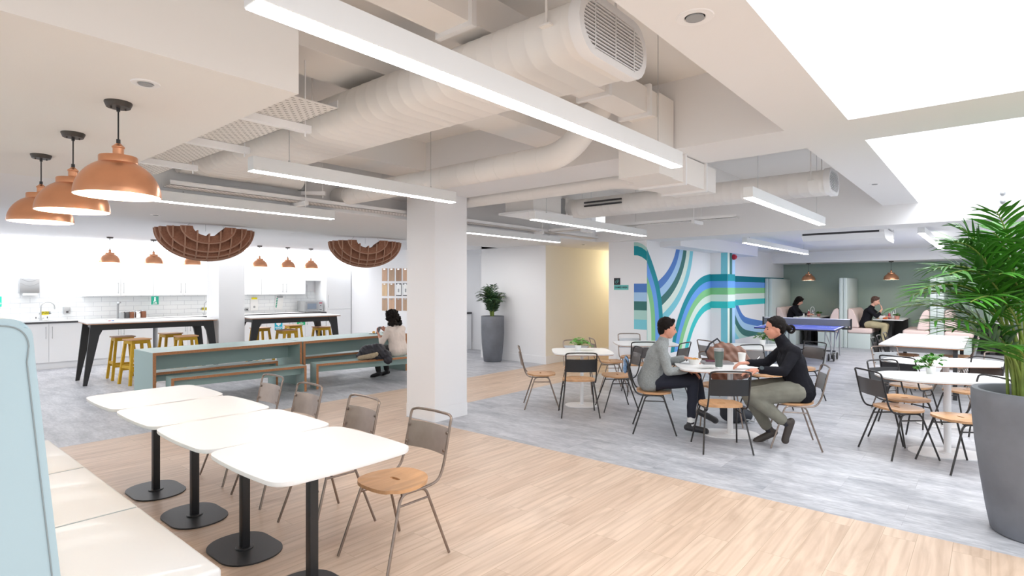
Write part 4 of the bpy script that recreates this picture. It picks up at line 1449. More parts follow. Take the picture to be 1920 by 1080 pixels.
# jars
for i, (px, h, m, lb) in enumerate(((228, .145, MGREY, 'jar of grey pods at the left of the jar row'), (238, .15, DGREY, 'jar of dark pods in the jar row'), (246.5, .155, COFFEE, 'jar of brown pods in the jar row'),
                                    (258, .17, CHROME, 'widest jar with a white label in the jar row'), (269, .165, COFFEE, 'jar of copper pods at the right of the jar row'))):
    t = thing('storage_jar', lb, 'jar', (fx(px, 14.35), 14.35, .94), 0, 'storage jars on the worktop')
    MB().lathe([(0, 0), (.05, 0), (.053, .01), (.053, h - .03), (.045, h - .015), (0, h - .015)], seg=20).build('jar_body', m, t)
    MB().lathe([(0, h), (.05, h), (.052, h - .01), (.05, h - .018), (0, h - .018)], seg=20).build('lid', CHROME, t)
    if i == 3:
        MB().box(-.035, .035, -.056, -.052, .02, .10).build('paper_label', WHT, t, smooth=False)
# dispensers
tw = thing('paper_towel_dispenser', 'brushed steel paper towel dispenser on the kitchen wall', 'dispenser', onY(54, 536, 14.7))
MB().box(-.155, .155, -.09, .05, -.145, .155, bev=.012).build('casing', BRUSH, tw)
MB().tube([(-.12 + .24 * k / 10, -.092, .135 - .045 * math.sin(PI * k / 10)) for k in range(11)], .004, 6).tube([(-.15 + .30 * k / 10, -.092, .06 - .06 * math.sin(PI * k / 10)) for k in range(11)], .003, 6).build('moulding', MGREY, tw)
MB().box(-.10, .12, -.09, -.02, -.19, -.147).build('paper_towel', PAPER, tw, smooth=False)
so = thing('soap_dispenser', 'small grey soap dispenser beside the sink', 'dispenser', onY(124.5, 582, 14.7))
MB().box(-.055, .055, -.07, .04, -.075, .075, bev=.01).build('casing', BRUSH, so)
MB().box(-.02, .02, -.075, -.068, -.05, -.01).build('window', DGREY, so, smooth=False)

def wall_sign(name, label, px0, py0, px1, py1, Y, m, body, cat='sign', size=.04, tm=None, extra=None):
    a = onY(px0, py0, Y); b_ = onY(px1, py1, Y)
    cx, cz = (a[0] + b_[0]) / 2, (a[2] + b_[2]) / 2
    w, h = abs(b_[0] - a[0]), abs(a[2] - b_[2])
    t = thing(name, label, cat, (cx, Y, cz))
    MB().box(-w / 2, w / 2, -.003, 0, -h / 2, h / 2).build('panel', m, t, smooth=False)
    if extra: extra(t, w, h)
    for (s, dz, sz) in body:
        text(s, 'lettering', sz, tm or WHT, t, (0, -.0045, dz * h), (PI / 2, 0, 0))
    return t
def warn(px0, py0, px1, py1, lb):
    wall_sign('caution_sign', lb, px0, py0, px1, py1, 14.733, YEL, [('CAUTION', .22, .038), ('HOT WATER', -.22, .034)], tm=DARK)
warn(78, 584, 91.5, 590, 'yellow caution label beside the left sink tap')
warn(379, 576.5, 388.5, 581.5, 'yellow caution label beside the column tap')
def person_icon(t, w, h):
    MB().lathe([(0, .002), (h * .09, .002), (h * .09, 0), (0, 0)], seg=16, M=Matrix.Translation((0, -.003, h * .30)) @ Matrix.Rotation(PI / 2, 4, 'X')).box(-h * .08, h * .08, -.0048, -.003, -h * .02, h * .2).box(-h * .14, h * .14, -.0048, -.003, -h * .10, -h * .04).build('pictogram', WHT, t, smooth=False)
wall_sign('teal_sign', 'teal square sign with a white figure under the wall cupboards', 283.5, 555.5, 297.5, 571, 14.40, TEAL, [('Tea', -.24, .05), ('point', -.38, .04)], extra=person_icon)
wall_sign('teal_sign', 'bright green sign cut by the edge of view above the sink', -12, 556, 3, 575, 14.733, TEALB, [('WASH', -.2, .05)])
def shield(t, w, h):
    MB().prism([(-w * .3, h * .32), (-w * .3, 0), (0, -h * .16), (w * .3, 0), (w * .3, h * .32)][::-1], .003, .0045, M=Matrix.Rotation(PI / 2, 4, 'X')).build('pictogram', WHT, t, smooth=False)
wall_sign('recycling_sign', 'cyan blue sign on the cupboard door behind the stools', 515, 598, 529.5, 618, 14.148, CYAN, [('GENERAL', -.28, .045), ('WASTE', -.42, .04)], extra=shield)
wall_sign('recycling_sign', 'green sign on the cupboard door below the microwave', 557, 596, 572, 609, 14.146, GRN, [('MIXED', -.3, .045)], extra=shield)
for (a, b_, c2, d2, lb, m2) in ((469.5, 560, 484, 582, 'white notice hanging from a yellow clip on the tiles', YEL), (517, 557, 532, 580, 'tilted white checklist with teal marks pinned on the tiles', MGREY)):
    p0 = onY(a, b_, 14.72); p1 = onY(c2, d2, 14.72)
    t = thing('pinned_notice', lb, 'notice', ((p0[0] + p1[0]) / 2, 14.72, p0[2]))
    w, h = p1[0] - p0[0], p0[2] - p1[2]
    tilt = 0 if m2 is YEL else -.14
    pn = MB().box(-w / 2, w / 2, -.002, 0, -h, 0).build('paper_sheet', PAPER, t, smooth=False)
    pn.rotation_euler = (0, -tilt, 0)
    MB().box(-w * .35, w * .35, -.012, .004, -.02, .03).build('clip', m2, t, smooth=False)
    if m2 is not YEL:
        q = MB()
        for k in range(6):
            q.box(-w * .38, -w * .2, -.003, -.0015, -h * (.12 + .13 * k) - .03, -h * (.12 + .13 * k))
        q.build('check_marks', TEAL, pn, smooth=False)
    else:
        MB().lathe([(0, .0), (.03, 0), (.03, .001), (.024, .001), (.024, .0005)], seg=16, M=Matrix.Translation((0, -.003, -h * .7)) @ Matrix.Rotation(PI / 2, 4, 'X')).build('printed_ring', MGREY, pn)
t = thing('socket_panel', 'double wall socket on the tiles beside the kitchen column', 'socket', onY(460.5, 580.5, 14.73))
MB().box(-.075, .075, -.008, 0, -.045, .045).build('plate', BRUSH, t, smooth=False)
MB().box(-.055, -.015, -.01, -.008, -.02, .02).box(.015, .055, -.01, -.008, -.02, .02).build('outlets', DARK, t, smooth=False)
t = thing('appliance_display', 'dark display panel on the cupboard front right of the column', 'display', onY(484, 607.5, 14.145))
MB().box(-.09, .09, -.004, 0, -.03, .03).build('bezel', BRUSH, t, smooth=False)
MB().box(-.07, .07, -.006, -.004, -.016, .016).build('screen', DARK, t, smooth=False)
# sockets by the sink tap
t = thing('switch_plate', 'pair of small dark switches either side of the sink tap', 'switch', onY(77, 595.5, 14.73))
MB().box(-.12, -.05, -.008, 0, -.04, .04).box(.05, .12, -.008, 0, -.04, .04).build('plates', WHT, t, smooth=False)
MB().box(-.09, -.075, -.011, -.008, -.02, .02).box(.09, .105, -.011, -.008, -.02, .02).build('rockers', DARK, t, smooth=False)
# microwave
x0, _, z0 = onY(570, 584, 14.2); x1 = onY(611, 584, 14.2)[0]
mwv = thing('microwave_oven', 'silver microwave oven on the worktop', 'microwave', ((x0 + x1) / 2 - .03, 14.40, .955))
w = (x1 - x0) / 2 - .05
MB().box(-w, w, -.19, .19, 0, .29, bev=.008).build('casing', BRUSH, mwv)
MB().box(-w + .03, w - .15, -.20, -.19, .02, .27, bev=.004).build('door', LTM, mwv)
MB().box(-w + .08, w - .21, -.203, -.199, .07, .22).build('window', SCREEN, mwv, smooth=False)
MB().box(w - .12, w - .03, -.194, -.189, .215, .245).build('display', KETCH, mwv, smooth=False)
MB().cyl((w - .075, -.19, .16), (w - .075, -.2, .16), .012, seg=14).box(w - .11, w - .04, -.193, -.189, .03, .05).build('controls', DARK, mwv)
for sx in (-1, 1):
    MB().box(sx * (w - .05) - .02, sx * (w - .05) + .02, -.15, .15, -.014, 0).build('foot', DARK, mwv, smooth=False)
# rail above microwave
for px, lb in ((575, 'left'), (594, 'right')):
    t = thing('hanging_hooks', 'steel hook strip hanging on the ' + lb + ' above the microwave', 'hooks', onY(px, 540, 14.72))
    MB().tube([(0, 0, .1), (0, -.02, .08), (0, -.02, -.25), (.01, -.04, -.30), (.03, -.03, -.27)], .006, 6).build('strip', BRUSH, t)
# small box of tea on bar table
x, y = 2.95, 11.55
t = thing('tissue_pack', 'small white packet with red and blue print on the first bar table', 'packet', (x, y, 1.03))
MB().box(-.06, .06, -.03, .03, 0, .02, bev=.005).build('pack', PAPER, t)
MB().box(-.04, -.005, -.032, -.03, .004, .016).build('red_print', KETCH, t, smooth=False)
MB().box(.005, .04, -.032, -.03, .004, .016).build('blue_print', MUR['royal'], t, smooth=False)

# clipboards: 3 rows of 5 on the side wall
cbc = [(0, 1, 2, 0), (3, 1, -1, -1), (1, 0, 2, 1)]
cp0 = {}
rows_n = ('top', 'middle', 'bottom'); col_n = ('leftmost', 'second', 'third', 'fourth')
ypx = [721, 734.2, 747.2, 760.5]
for r_, (pt, pb_) in enumerate(((503.2, 526.8), (531.3, 554.8), (559, 582.5))):
    for k in range(4):
        a = onX(ypx[k], pt, 9.49); b_ = onX(ypx[k], pb_, 9.49)
        hh = a[2] - b_[2]
        papered = cbc[r_][k] == -1
        wd = WOODT[cbc[r_][k] if not papered else 2] if not papered else DARK
        t = thing('clipboard', '%s wooden clipboard in the %s row of the wall display%s' % (col_n[k], rows_n[r_], ', holding a white sheet' if papered else ''), 'clipboard', (9.495, a[1], b_[2]), 0, 'clipboards on the white wall')
        MB().box(-.004, 0, -.115, .115, 0, hh, bev=.0015, seg=1).build('board', wd, t, smooth=False)
        MB().box(-.012, -.004, -.04, .04, hh - .035, hh - .01).build('clip', CHROME, t, smooth=False)
        if papered:
            ps = MB().box(-.006, -.0045, -.105, .105, .02, hh - .03).build('paper_sheet', PAPER, t, smooth=False)
            MB().box(-.0068, -.006, -.03, .03, hh * .3, hh * .3 + .09).build('print', MGREY, ps, smooth=False)
# side counter in the recess
t = thing('side_counter', 'white side counter with a dark top beyond the square column', 'counter', (10.2, 10.6, 0))
MB().box(-.3, .4, -.22, .3, 0, .92).build('carcass', CAB, t, smooth=False)
MB().box(-.32, .4, -.24, .3, .92, .97).build('top_slab', DGREY, t, smooth=False)
# floor hatches
for px, py, lb in ((815 - 160, 693, 'under the far bench'), (452, 715, 'under the near bench'), (1608, 784, 'near the oval tables')):
    x, y, _ = onZ(px, py, 0)
    o = MB().prism(rrect(.34, .34, .01, 2), 0, .0015, hole=rrect(.325, .325, .01, 2)).build('floor_box_cover', MGREY, loc=(x, y, .0002), smooth=False)
    tag(o, 'thin square floor box outline in the grey floor ' + lb, 'floor box')

# GAMES AREA sign
sg = thing('games_area_sign', 'small black and turquoise GAMES AREA sign on the white wall', 'sign', onX(1158, 534, 9.43))
sg.rotation_euler = (0, 0, -PI / 2)
a = onX(1151.5, 521.5, 9.43); b_ = onX(1163, 534, 9.43); c3 = onX(1151.5, 534.5, 9.43); d3 = onX(1178.5, 543.5, 9.43)
ox, oz = onX(1158, 534, 9.43)[1:]
# local x runs towards -Y (screen right)
MB().box(ox - a[1], ox - b_[1], -.006, 0, b_[2] - oz, a[2] - oz).build('icon_panel', DARK, sg, smooth=False)
MB().box(ox - c3[1], ox - d3[1], -.006, 0, d3[2] - oz, c3[2] - oz).build('name_panel', SIGNT, sg, smooth=False)
text('GAMES AREA', 'lettering', .046, DARK, sg, ((2 * ox - c3[1] - d3[1]) / 2, -.0075, (c3[2] + d3[2]) / 2 - oz), (PI / 2, 0, 0))
ic = MB()
cxx = (2 * ox - a[1] - b_[1]) / 2; czz = (a[2] + b_[2]) / 2 - oz
ic.tube([(cxx - .012 + .022 * math.cos(k * PI / 8), -.0075, czz - .012 + .022 * math.sin(k * PI / 8)) for k in range(16)], .0035, 5, closed=True)
ic.tube([(cxx + .02 + .016 * math.cos(k * PI / 8), -.0075, czz + .01 + .022 * math.sin(k * PI / 8)) for k in range(16)], .003, 5, closed=True)
ic.build('pictogram', SIGNT, sg)

# ============================================================ BOOTHS
def partition(y0, y1, lb, x0=17.3, x1=18.88):
    t = thing('booth_partition', lb, 'partition', ((x0 + x1) / 2, (y0 + y1) / 2, 0), 0, 'tall padded booth partitions')
    w = (x1 - x0) / 2; h = (y1 - y0) / 2
    MB().box(-w, w, -h, -.002, 0, 1.87, bev=.02).build('padded_panel', VINYLG, t)
    MB().box(-w, w, .002, h, 0, 1.87, bev=.02).build('padded_panel', VINYLG, t)
partition(4.72, 4.92, 'padded booth partition against the mural wall', 16.95)
partition(2.93, 3.12, 'double padded partition between the two people in the booths')
partition(.87, 1.15, 'double padded partition nearest the palm')
partition(-1.2, -.95, 'padded booth partition hidden behind the palm leaves')
def booth_seat(yb, s, lb):
    """yb: face of the partition, s: +1 seat extends to +Y"""
    t = thing('booth_bench', lb, 'bench seat', (18.1, yb, 0), 0, 'pink booth benches')
    def bx(n, m, x0, x1, y0, y1, z0, z1, bev):
        a_, c_2 = sorted((s * y0, s * y1))
        MB().box(x0, x1, a_, c_2, z0, z1, bev=bev, seg=4).build(n, m, t)
    bx('base', VINYLG, -.78, .78, .01, .52, .0, .395, .005)
    bx('seat_cushion', VINYLP, -.80, .78, .005, .56, .40, .545, .045)
    pr = [(.012, .55), (.27, .55), (.20, .85), (.13, 1.02), (.09, 1.05), (.012, 1.05)]
    b = MB().prism([(s * y_, z_) for y_, z_ in pr][::s], -.80, .74, M=Matrix(((0, 0, 1, 0), (1, 0, 0, 0), (0, 1, 0, 0), (0, 0, 0, 1))))
    bmesh.ops.bevel(b.bm, geom=list(b.bm.edges), offset=.022, segments=3, affect='EDGES')
    b.build('back_cushion', VINYLP, t)
booth_seat(4.72, -1, 'pink booth bench under the woman in black')
booth_seat(3.12, 1, 'pink booth bench facing the woman in black')
booth_seat(2.93, -1, 'pink booth bench under the man eating')
booth_seat(1.15, 1, 'empty pink booth bench facing the man eating')
booth_seat(.87, -1, 'pink booth bench beyond the palm side partition')
booth_seat(-.95, 1, 'pink booth bench hidden behind the palm')
def booth_table(yc, lb):
    t = thing('booth_table', lb, 'table', (18.1, yc, 0), 0)
    mb = MB().box(-.72, .78, -.325, .325, .765, .785)
    mb.build('tabletop', LAM, t, smooth=False)
    MB().box(-.35, .15, -.05, .05, .012, .765).build('post', BLACKM, t, smooth=False)
    MB().box(-.45, .4, -.22, .22, 0, .012).build('base', BLACKM, t, smooth=False)
    MB().box(.72, .775, -.30, .30, .012, .765).build('wall_panel', BLACKM, t, smooth=False)
booth_table(3.95, 'white booth table with condiments before the woman in black')
booth_table(2.03, 'white booth table with condiments before the man eating')
booth_table(-.03, 'white booth table glimpsed through the palm')

def bottle(loc, m, lb, h=.20, r=.03, cap=WHT, grp='condiments on the booth tables'):
    t = thing('sauce_bottle', lb, 'bottle', loc, 0, grp)
    MB().lathe([(0, 0), (r, 0), (r * 1.02, .01), (r, h * .55), (r * .75, h * .72), (r * .4, h * .80), (0, h * .80)], seg=16).build('bottle_body', m, t)
    MB().lathe([(r * .42, h * .78), (r * .4, h * .86), (r * .15, h), (0, h)], seg=12).build('cap', cap, t)
for (yc, who) in ((3.90, 'in front of the woman in black'), (1.98, 'in front of the man eating')):
    X0 = 17.75
    bottle((X0, yc + .06, .785), KETCH, 'red sauce bottle ' + who)
    bottle((X0 + .1, yc - .02, .785), CERAM, 'white sauce bottle ' + who)
    t = thing('condiment_caddy', 'white wire condiment caddy ' + who, 'caddy', (X0 + .05, yc + .02, .785))
    MB().box(-.1, .1, -.1, .1, 0, .006).build('tray', WHITEM, t, smooth=False)
    MB().tube([(0, -.09, 0), (0, -.09, .22)] + [(0, -.09 + .045 * (1 - math.cos(a)), .22 + .06 * math.sin(a)) for a in [PI * k / 6 for k in range(1, 6)]] + [(0, 0, .22), (0, 0, .02)], .006, 6).build('wire_handle', WHITEM, t)
    t = thing('menu_box', 'small white box ' + who, 'box', (X0 - .15, yc + .2, .785))
    MB().box(-.04, .04, -.07, .07, 0, .09).build('carton', CARD, t, smooth=False)
leafplant('potted_plant', 'small potted herb on the booth table of the woman in black', (18.1, 3.78, .785), 22, .07, .08, .04, 21, pot=TERRA, pr=.05, ph=.07, lm=LEAF)
leafplant('potted_plant', 'small plant in a pink pot on the booth table of the man eating', (17.65, 1.86, .785), 22, .08, .08, .045, 22, pot=TERRA, pr=.06, ph=.09, lm=LEAF)
t = thing('snack_packet', 'orange snack packet beside the plate of the man eating', 'packet', (17.52, 2.10, .785))
MB().ball((0, 0, .025), .05, 1, 1.2, .5).build('pack', FOODO, t)
t = thing('plate', 'plate of food in front of the man eating', 'plate', (17.6, 2.26, .785))
MB().lathe([(0, .002), (.07, .002), (.11, .016), (.112, .014), (.075, 0), (0, 0)], seg=24).build('dish', CERAM, t)
MB().ball((0, 0, .02), .05, 1, 1, .45).build('food', FOODY, t)
t = thing('black_tray', 'flat black object on the booth table behind the palm', 'tray', (17.7, -.03, .785))
MB().prism(rrect(.32, .22, .04), 0, .02).build('body', DGREY, t)

# ============================================================ TABLE TENNIS
tt = thing('table_tennis_table', 'blue wheeled table tennis table with a net', 'table tennis table', (14.12, 3.22, 0), 3)
for s in (-1, 1):
    MB().box(min(s * .01, s * 1.37), max(s * .01, s * 1.37), -.76, .76, .745, .76).build('playing_surface', PPBLUE, tt, smooth=False)
    ln = MB()
    e = s * 1.37; e2 = s * 1.35
    ln.box(min(e, e2), max(e, e2), -.76, .76, .7603, .7612)
    a_, c_2 = sorted((s * .01, s * 1.37))
    ln.box(a_, c_2, -.76, -.74, .7603, .7612).box(a_, c_2, .74, .76, .7603, .7612).box(a_, c_2, -.003, .003, .7603, .7610)
    ln.build('white_lines', WHT, tt, smooth=False)
    fr = MB()
    fr.box(a_, c_2, -.765, -.74, .725, .745).box(a_, c_2, .74, .765, .725, .745).box(min(e, e2) , max(e, e2), -.765, .765, .725, .745)
    fr.build('frame', BLACKM, tt, smooth=False)
    for y_ in (-.55, .55):
        MB().tube([(s * 1.0, y_, .73), (s * 1.08, y_, .0)], .018, 8).build('leg', BRUSH, tt)
        MB().tube([(s * .35, y_, .73), (s * .22, y_, .13)], .018, 8).build('leg', BRUSH, tt)
        for k in (-.05, .05):
            MB().lathe([(0, -.012), (.075, -.012), (.08, 0), (.075, .012), (0, .012)], seg=20, M=Matrix.Translation((s * .24 , y_ + k, .08)) @ Matrix.Rotation(PI / 2, 4, 'X')).build('wheel', TYRE, tt)
        MB().tube([(s * .9, y_, .62), (s * .3, y_, .35)], .012, 6).build('brace', BRUSH, tt)
MB().tube([(0, -.6, .2), (0, .6, .2)], .015, 8).tube([(-.2, -.55, .14), (.2, -.55, .14)], .015, 8).tube([(-.2, .55, .14), (.2, .55, .14)], .015, 8).build('undercarriage', BLACKM, tt)
text('TABLE TENNIS', 'lettering', .07, WHT, tt, (-.55, -.55, .7604), (0, 0, -PI / 2), ext=.0004)
nt_ = thing('table_tennis_net', 'grey net stretched across the blue table', 'net', (14.12, 3.22, .76), 3)
MB().box(-.002, .002, -.9, .9, .0, .142).build('mesh_panel', NET, nt_, smooth=False)
MB().box(-.005, .005, -.9, .9, .142, .158).build('top_tape', WHT, nt_, smooth=False)
for s in (-1, 1):
    MB().box(-.015, .015, s * .9 - .015, s * .9 + .015, -.06, .165).box(-.03, .03, min(s * .72, s * .9), max(s * .72, s * .9), -.07, -.03).build('post', BLACKM, nt_, smooth=False)

# ============================================================ PROPS ON TABLE C
TZ = .74
# local helper in the screen frame: r to the right, f away
def tb(px, py, z=TZ): return onZ(px, py, z)
x, y, _ = tb(1348, 691)
t = thing('travel_tumbler', 'large sage green insulated tumbler with a clear lid', 'tumbler', (x, y, TZ), 40)
MB().lathe([(0, 0), (.034, 0), (.036, .004), (.036, .02)], seg=28).build('base_ring', CHROME, t)
MB().lathe([(.036, .02), (.038, .03), (.040, .09), (.048, .115), (.049, .19), (0, .19)], seg=28).build('cup', TUMB, t)
MB().lathe([(.050, .19), (.051, .213), (.046, .216), (0, .212)], seg=28).lathe([(.047, .185), (.052, .188), (.052, .194), (.047, .194)], seg=28).build('lid', BRUSH, t)
MB().tube(fillet([(.045, 0, .18), (.085, 0, .18), (.085, 0, .10), (.043, 0, .10)], .02, 4), .006, 8).build('handle', TUMB, t)
lg = MB()
for k in range(3):
    lg.box(-.012 + k * .009, -.007 + k * .009, -.0405, -.0385, .035, .043)
lg.build('logo_marks', WHT, t, smooth=False)
x, y, _ = tb(1343, 681.5)
t = thing('laptop', 'closed grey laptop on the table behind the tumbler', 'laptop', (x, y, TZ), YR - 4)
MB().prism(rrect(.33, .22, .012, 4), .001, .018).build('body', LAPT, t)
MB().prism(rrect(.326, .216, .012, 4), .019, .023).build('lid', LAPT, t)
x, y, _ = tb(1335, 677.5, TZ + .023)
t = thing('phone', 'maroon phone lying on the closed laptop', 'phone', (x, y, TZ + .0232), YR - 10)
MB().prism(rrect(.14, .07, .01, 4), 0, .012).build('case', MAROON, t)
x, y, _ = tb(1302, 683)
t = thing('takeaway_bowl', 'white takeaway bowl of noodles left of the laptop', 'bowl', (x, y, TZ), 0)
MB().lathe([(0, 0), (.048, 0), (.05, .004), (.078, .062), (.080, .062), (.076, .058), (.05, .03), (0, .03)], seg=28).build('bowl_body', CARD, t)
nb = MB()
rn = random.Random(2)
for k in range(26):
    a = rn.uniform(0, 6.28); r1 = rn.uniform(0, .045)
    p = Vector((r1 * math.cos(a), r1 * math.sin(a), .052 + rn.uniform(0, .014)))
    d = Vector((rn.uniform(-1, 1), rn.uniform(-1, 1), rn.uniform(-.2, .3))) * .02
    nb.tube([p - d, p + Vector((0, 0, .008)), p + d], .0028, 5)
nb.build('noodles', FOODY, t)
x, y, _ = tb(1391, 679)
t = thing('paper_cup', 'plain white paper cup beside the hands', 'cup', (x, y, TZ))
MB().lathe([(0, 0), (.032, 0), (.033, .002), (.044, .105), (.046, .108), (.043, .108), (.034, .01), (0, .008)], seg=24).build('cup_body', CARD, t)
x, y, _ = tb(1412, 683)
t = thing('takeaway_tray', 'open white food tray with a fork in front of the roll-neck person', 'tray', (x, y, TZ), YR)
MB().prism(rrect(.21, .15, .02, 4), .001, .006).prism(rrect(.215, .155, .02, 4), .006, .026, hole=rrect(.205, .145, .02, 4)).build('tray_body', CARD, t)
MB().ball((.01, 0, .016), .05, 1.1, .7, .22).build('food', FOODY, t)
MB().tube([(.0, -.02, .022), (.05, -.0, .06), (.08, .01, .085)], .004, 6).build('fork', WHITEM, t)
x, y, _ = tb(1322, 691)
t = thing('napkin', 'crumpled white napkin left of the tumbler', 'napkin', (x, y, TZ + .001), YR + 15)
b = MB()
g = [[b.bm.verts.new((-.08 + .16 * i / 8, -.05 + .1 * j / 6, .004 + .012 * abs(math.sin(i * 1.7 + j * 2.1)))) for j in range(7)] for i in range(9)]
for i in range(8):
    for j in range(6):
        b.bm.faces.new((g[i][j], g[i + 1][j], g[i + 1][j + 1], g[i][j + 1]))
bmesh.ops.solidify(b.bm, geom=b.bm.faces[:], thickness=.0015)
b.build('sheet', PAPER, t)

def lump(parts, vox, m, name, parent, smooth_it=4, disp=None, label=None):
    """union of rounded pieces turned into one continuous surface"""
    mb = MB()
    for p in parts:
        if p[0] == 'c':
            _, a, b2, ra, rb = p
            capsule(mb, a, b2, ra, rb)
        else:
            _, c, r, sx, sy, sz = p[:6]
            M = p[6] if len(p) > 6 else None
            mb.ball(c, r, sx, sy, sz, sub=3, M=M)
    return remesh(mb, vox, m, name, parent, smooth_it, disp, label)

def capsule(mb, a, b, ra, rb, seg=14):
    a = Vector(a); b = Vector(b)
    d = b - a
    L = d.length
    if L < 1e-5:
        mb.ball(a, ra); return
    q = d.to_track_quat('Z', 'Y').to_matrix().to_4x4()
    prof = [(0, -ra)]
    for k in range(1, 5):
        an = -PI / 2 + PI / 2 * k / 4
        prof.append((ra * math.cos(an), ra * math.sin(an)))
    for k in range(0, 4):
        an = PI / 2 * k / 4
        prof.append((rb * math.cos(an), L + rb * math.sin(an)))
    prof.append((0, L + rb))
    mb.lathe(prof, seg=seg, M=Matrix.Translation(a) @ q)

def remesh(mb, vox, m, name, parent, smooth_it=4, disp=None, label=None):
    me = bpy.data.meshes.new('tmp')
    bmesh.ops.recalc_face_normals(mb.bm, faces=mb.bm.faces)
    mb.bm.to_mesh(me); mb.bm.free()
    o = bpy.data.objects.new('tmp', me)
    r = o.modifiers.new('r', 'REMESH'); r.mode = 'VOXEL'; r.voxel_size = vox
    s = o.modifiers.new('s', 'SMOOTH'); s.iterations = smooth_it; s.factor = .5
    me2 = evaluated_mesh(o)
    bpy.data.objects.remove(o)
    me2.name = name
    me2.materials.clear(); me2.materials.append(m)
    if disp:
        nv = len(me2.vertices)
        nr = [0.0] * (nv * 3); cs = [0.0] * (nv * 3)
        me2.vertices.foreach_get('normal', nr); me2.vertices.foreach_get('co', cs)
        for i in range(nv):
            k3 = 3 * i
            dv = disp(Vector(cs[k3:k3 + 3]))
            cs[k3] += nr[k3] * dv; cs[k3 + 1] += nr[k3 + 1] * dv; cs[k3 + 2] += nr[k3 + 2] * dv
        me2.vertices.foreach_set('co', cs)
        me2.update()
    me2.shade_smooth()
    o2 = bpy.data.objects.new(name, me2); COL.objects.link(o2)
    if parent is not None:
        o2.parent = parent
    if label: o2['label'] = label
    return o2
from mathutils import noise as mnoise

# brown leather bag on the far chair, leaning on the table edge
x, y, _ = onZ(1362, 719, .45)
bg = thing('leather_bag', 'slouchy brown leather bag on the chair between the two people', 'bag', (x, y, .46), YR)
lump([('b', (-.02, 0, .16), .14, 1.5, .75, 1.1), ('b', (.10, .0, .26), .13, 1.5, .7, 1.1), ('b', (-.13, 0, .33), .10, 1.1, .8, 1.2), ('b', (.20, 0, .16), .11, 1.0, .7, 1.1), ('b', (0, 0, .06), .1, 1.8, .9, .55), ('b', (-.04, 0, .41), .085, 1.6, .8, .95), ('b', (.12, 0, .37), .08, 1.6, .8, .9)],
     .012, LEATH, 'bag_body', bg, 5, lambda c: .012 * mnoise.noise(c * 11) + .006 * math.sin(c.x * 70 + c.z * 50))
MB().tube([(-.20, 0, .26), (-.25, 0, .38), (-.20, 0, .47), (-.11, 0, .53), (-.05, 0, .46)], .011, 8).build('strap', COAT, bg)
# bags under the table
x, y, _ = onZ(1378, 792, .0)
bg = thing('backpack', 'dark backpack on the floor under the shared table', 'bag', (x, y, 0), YR)
lump([('b', (0, 0, .11), .12, 1.5, .9, .95), ('b', (-.09, 0, .16), .09, 1.0, .9, 1.0), ('b', (.12, 0, .09), .09, 1.0, .9, .95)], .014, BAGD, 'bag_body', bg, 4, lambda c: .006 * mnoise.noise(c * 14))
MB().tube([(.10, -.06, .05), (.19, -.09, .03), (.22, -.06, .08), (.17, -.05, .15), (.10, -.05, .18)], .011, 6).build('strap', MGREY, bg)
# coat on bench
cx, cy, _ = onZ(700, 674, .40)
ct = thing('winter_coat', 'black quilted coat heaped on the bench beside the woman', 'coat', (cx + .05, cy + .02, .40), YR + 6)
lump([('b', (-.10, 0, .13), .11, 1.5, 1.0, 1.0), ('b', (.03, 0, .14), .11, 1.3, 1.0, 1.1), ('b', (-.22, 0, .06), .07, 1.3, 1.2, .8), ('b', (.15, -.02, .08), .09, 1.4, 1.0, .9), ('b', (.22, -.10, -.0), .06, 1.2, .8, 1.2), ('b', (-.05, 0, .05), .10, 2.4, 1.2, .5)],
     .011, COAT, 'coat_body', ct, 3, lambda c: .009 * abs(math.sin(c.x * 45 + c.z * 38)) + .01 * mnoise.noise(c * 9))
lump([('c', (-.24, -.12, .035), (-.02, -.15, .075), .035, .045), ('c', (-.02, -.15, .075), (.04, -.14, .10), .045, .035)], .008, FUR, 'fur_trim', ct, 1, lambda c: .008 * mnoise.noise(c * 60))
# things on communal table
x, y, _ = onZ(700, 625.5, .72)
t = thing('snack_plate', 'white plate with a brown snack on the communal table', 'plate', (x, y, .72))
MB().lathe([(0, .003), (.07, .003), (.10, .016), (.102, .013), (.07, 0), (0, 0)], seg=24).build('dish', CERAM, t)
MB().ball((.01, 0, .026), .028, 1.2, 1, .8).build('snack', FOODY, t)
x, y = 6.85, 9.0
t = thing('iced_coffee_cup', 'clear cup of iced coffee with a straw by the woman\'s hand', 'cup', (x, y, .72))
MB().lathe([(0, 0), (.032, 0), (.040, .085), (0, .085)], seg=20).build('coffee', COFFEE, t)
MB().lathe([(.0405, .085), (.044, .115), (.046, .118), (.043, .118), (.0402, .086)], seg=20).build('cup_rim', LTM, t)
MB().cyl((0, 0, .09), (.008, 0, .22), .003, seg=8).build('straw', DGREY, t)
# denim scarf over chair back
x, y, _ = onZ(1225, 732, .45)
o_ = Matrix.Translation((x, y, 0)) @ Matrix.Rotation(math.radians(YR - 12), 4, 'Z')
p = o_ @ Vector((-.30, -.10, .73))
t = thing('scarf', 'blue patterned cloth hung over the chair back of the grey-jumper person', 'scarf', p, YR)
lump([('b', (0, 0, .05), .04, .6, 1.6, 1.4), ('b', (-.01, 0, -.03), .035, .6, 1.3, 1.5)], .007, DENIM, 'cloth', t, 3, lambda c: .004 * mnoise.noise(c * 40))
# ============================================================ PEOPLE
def V(*a): return Vector(a)

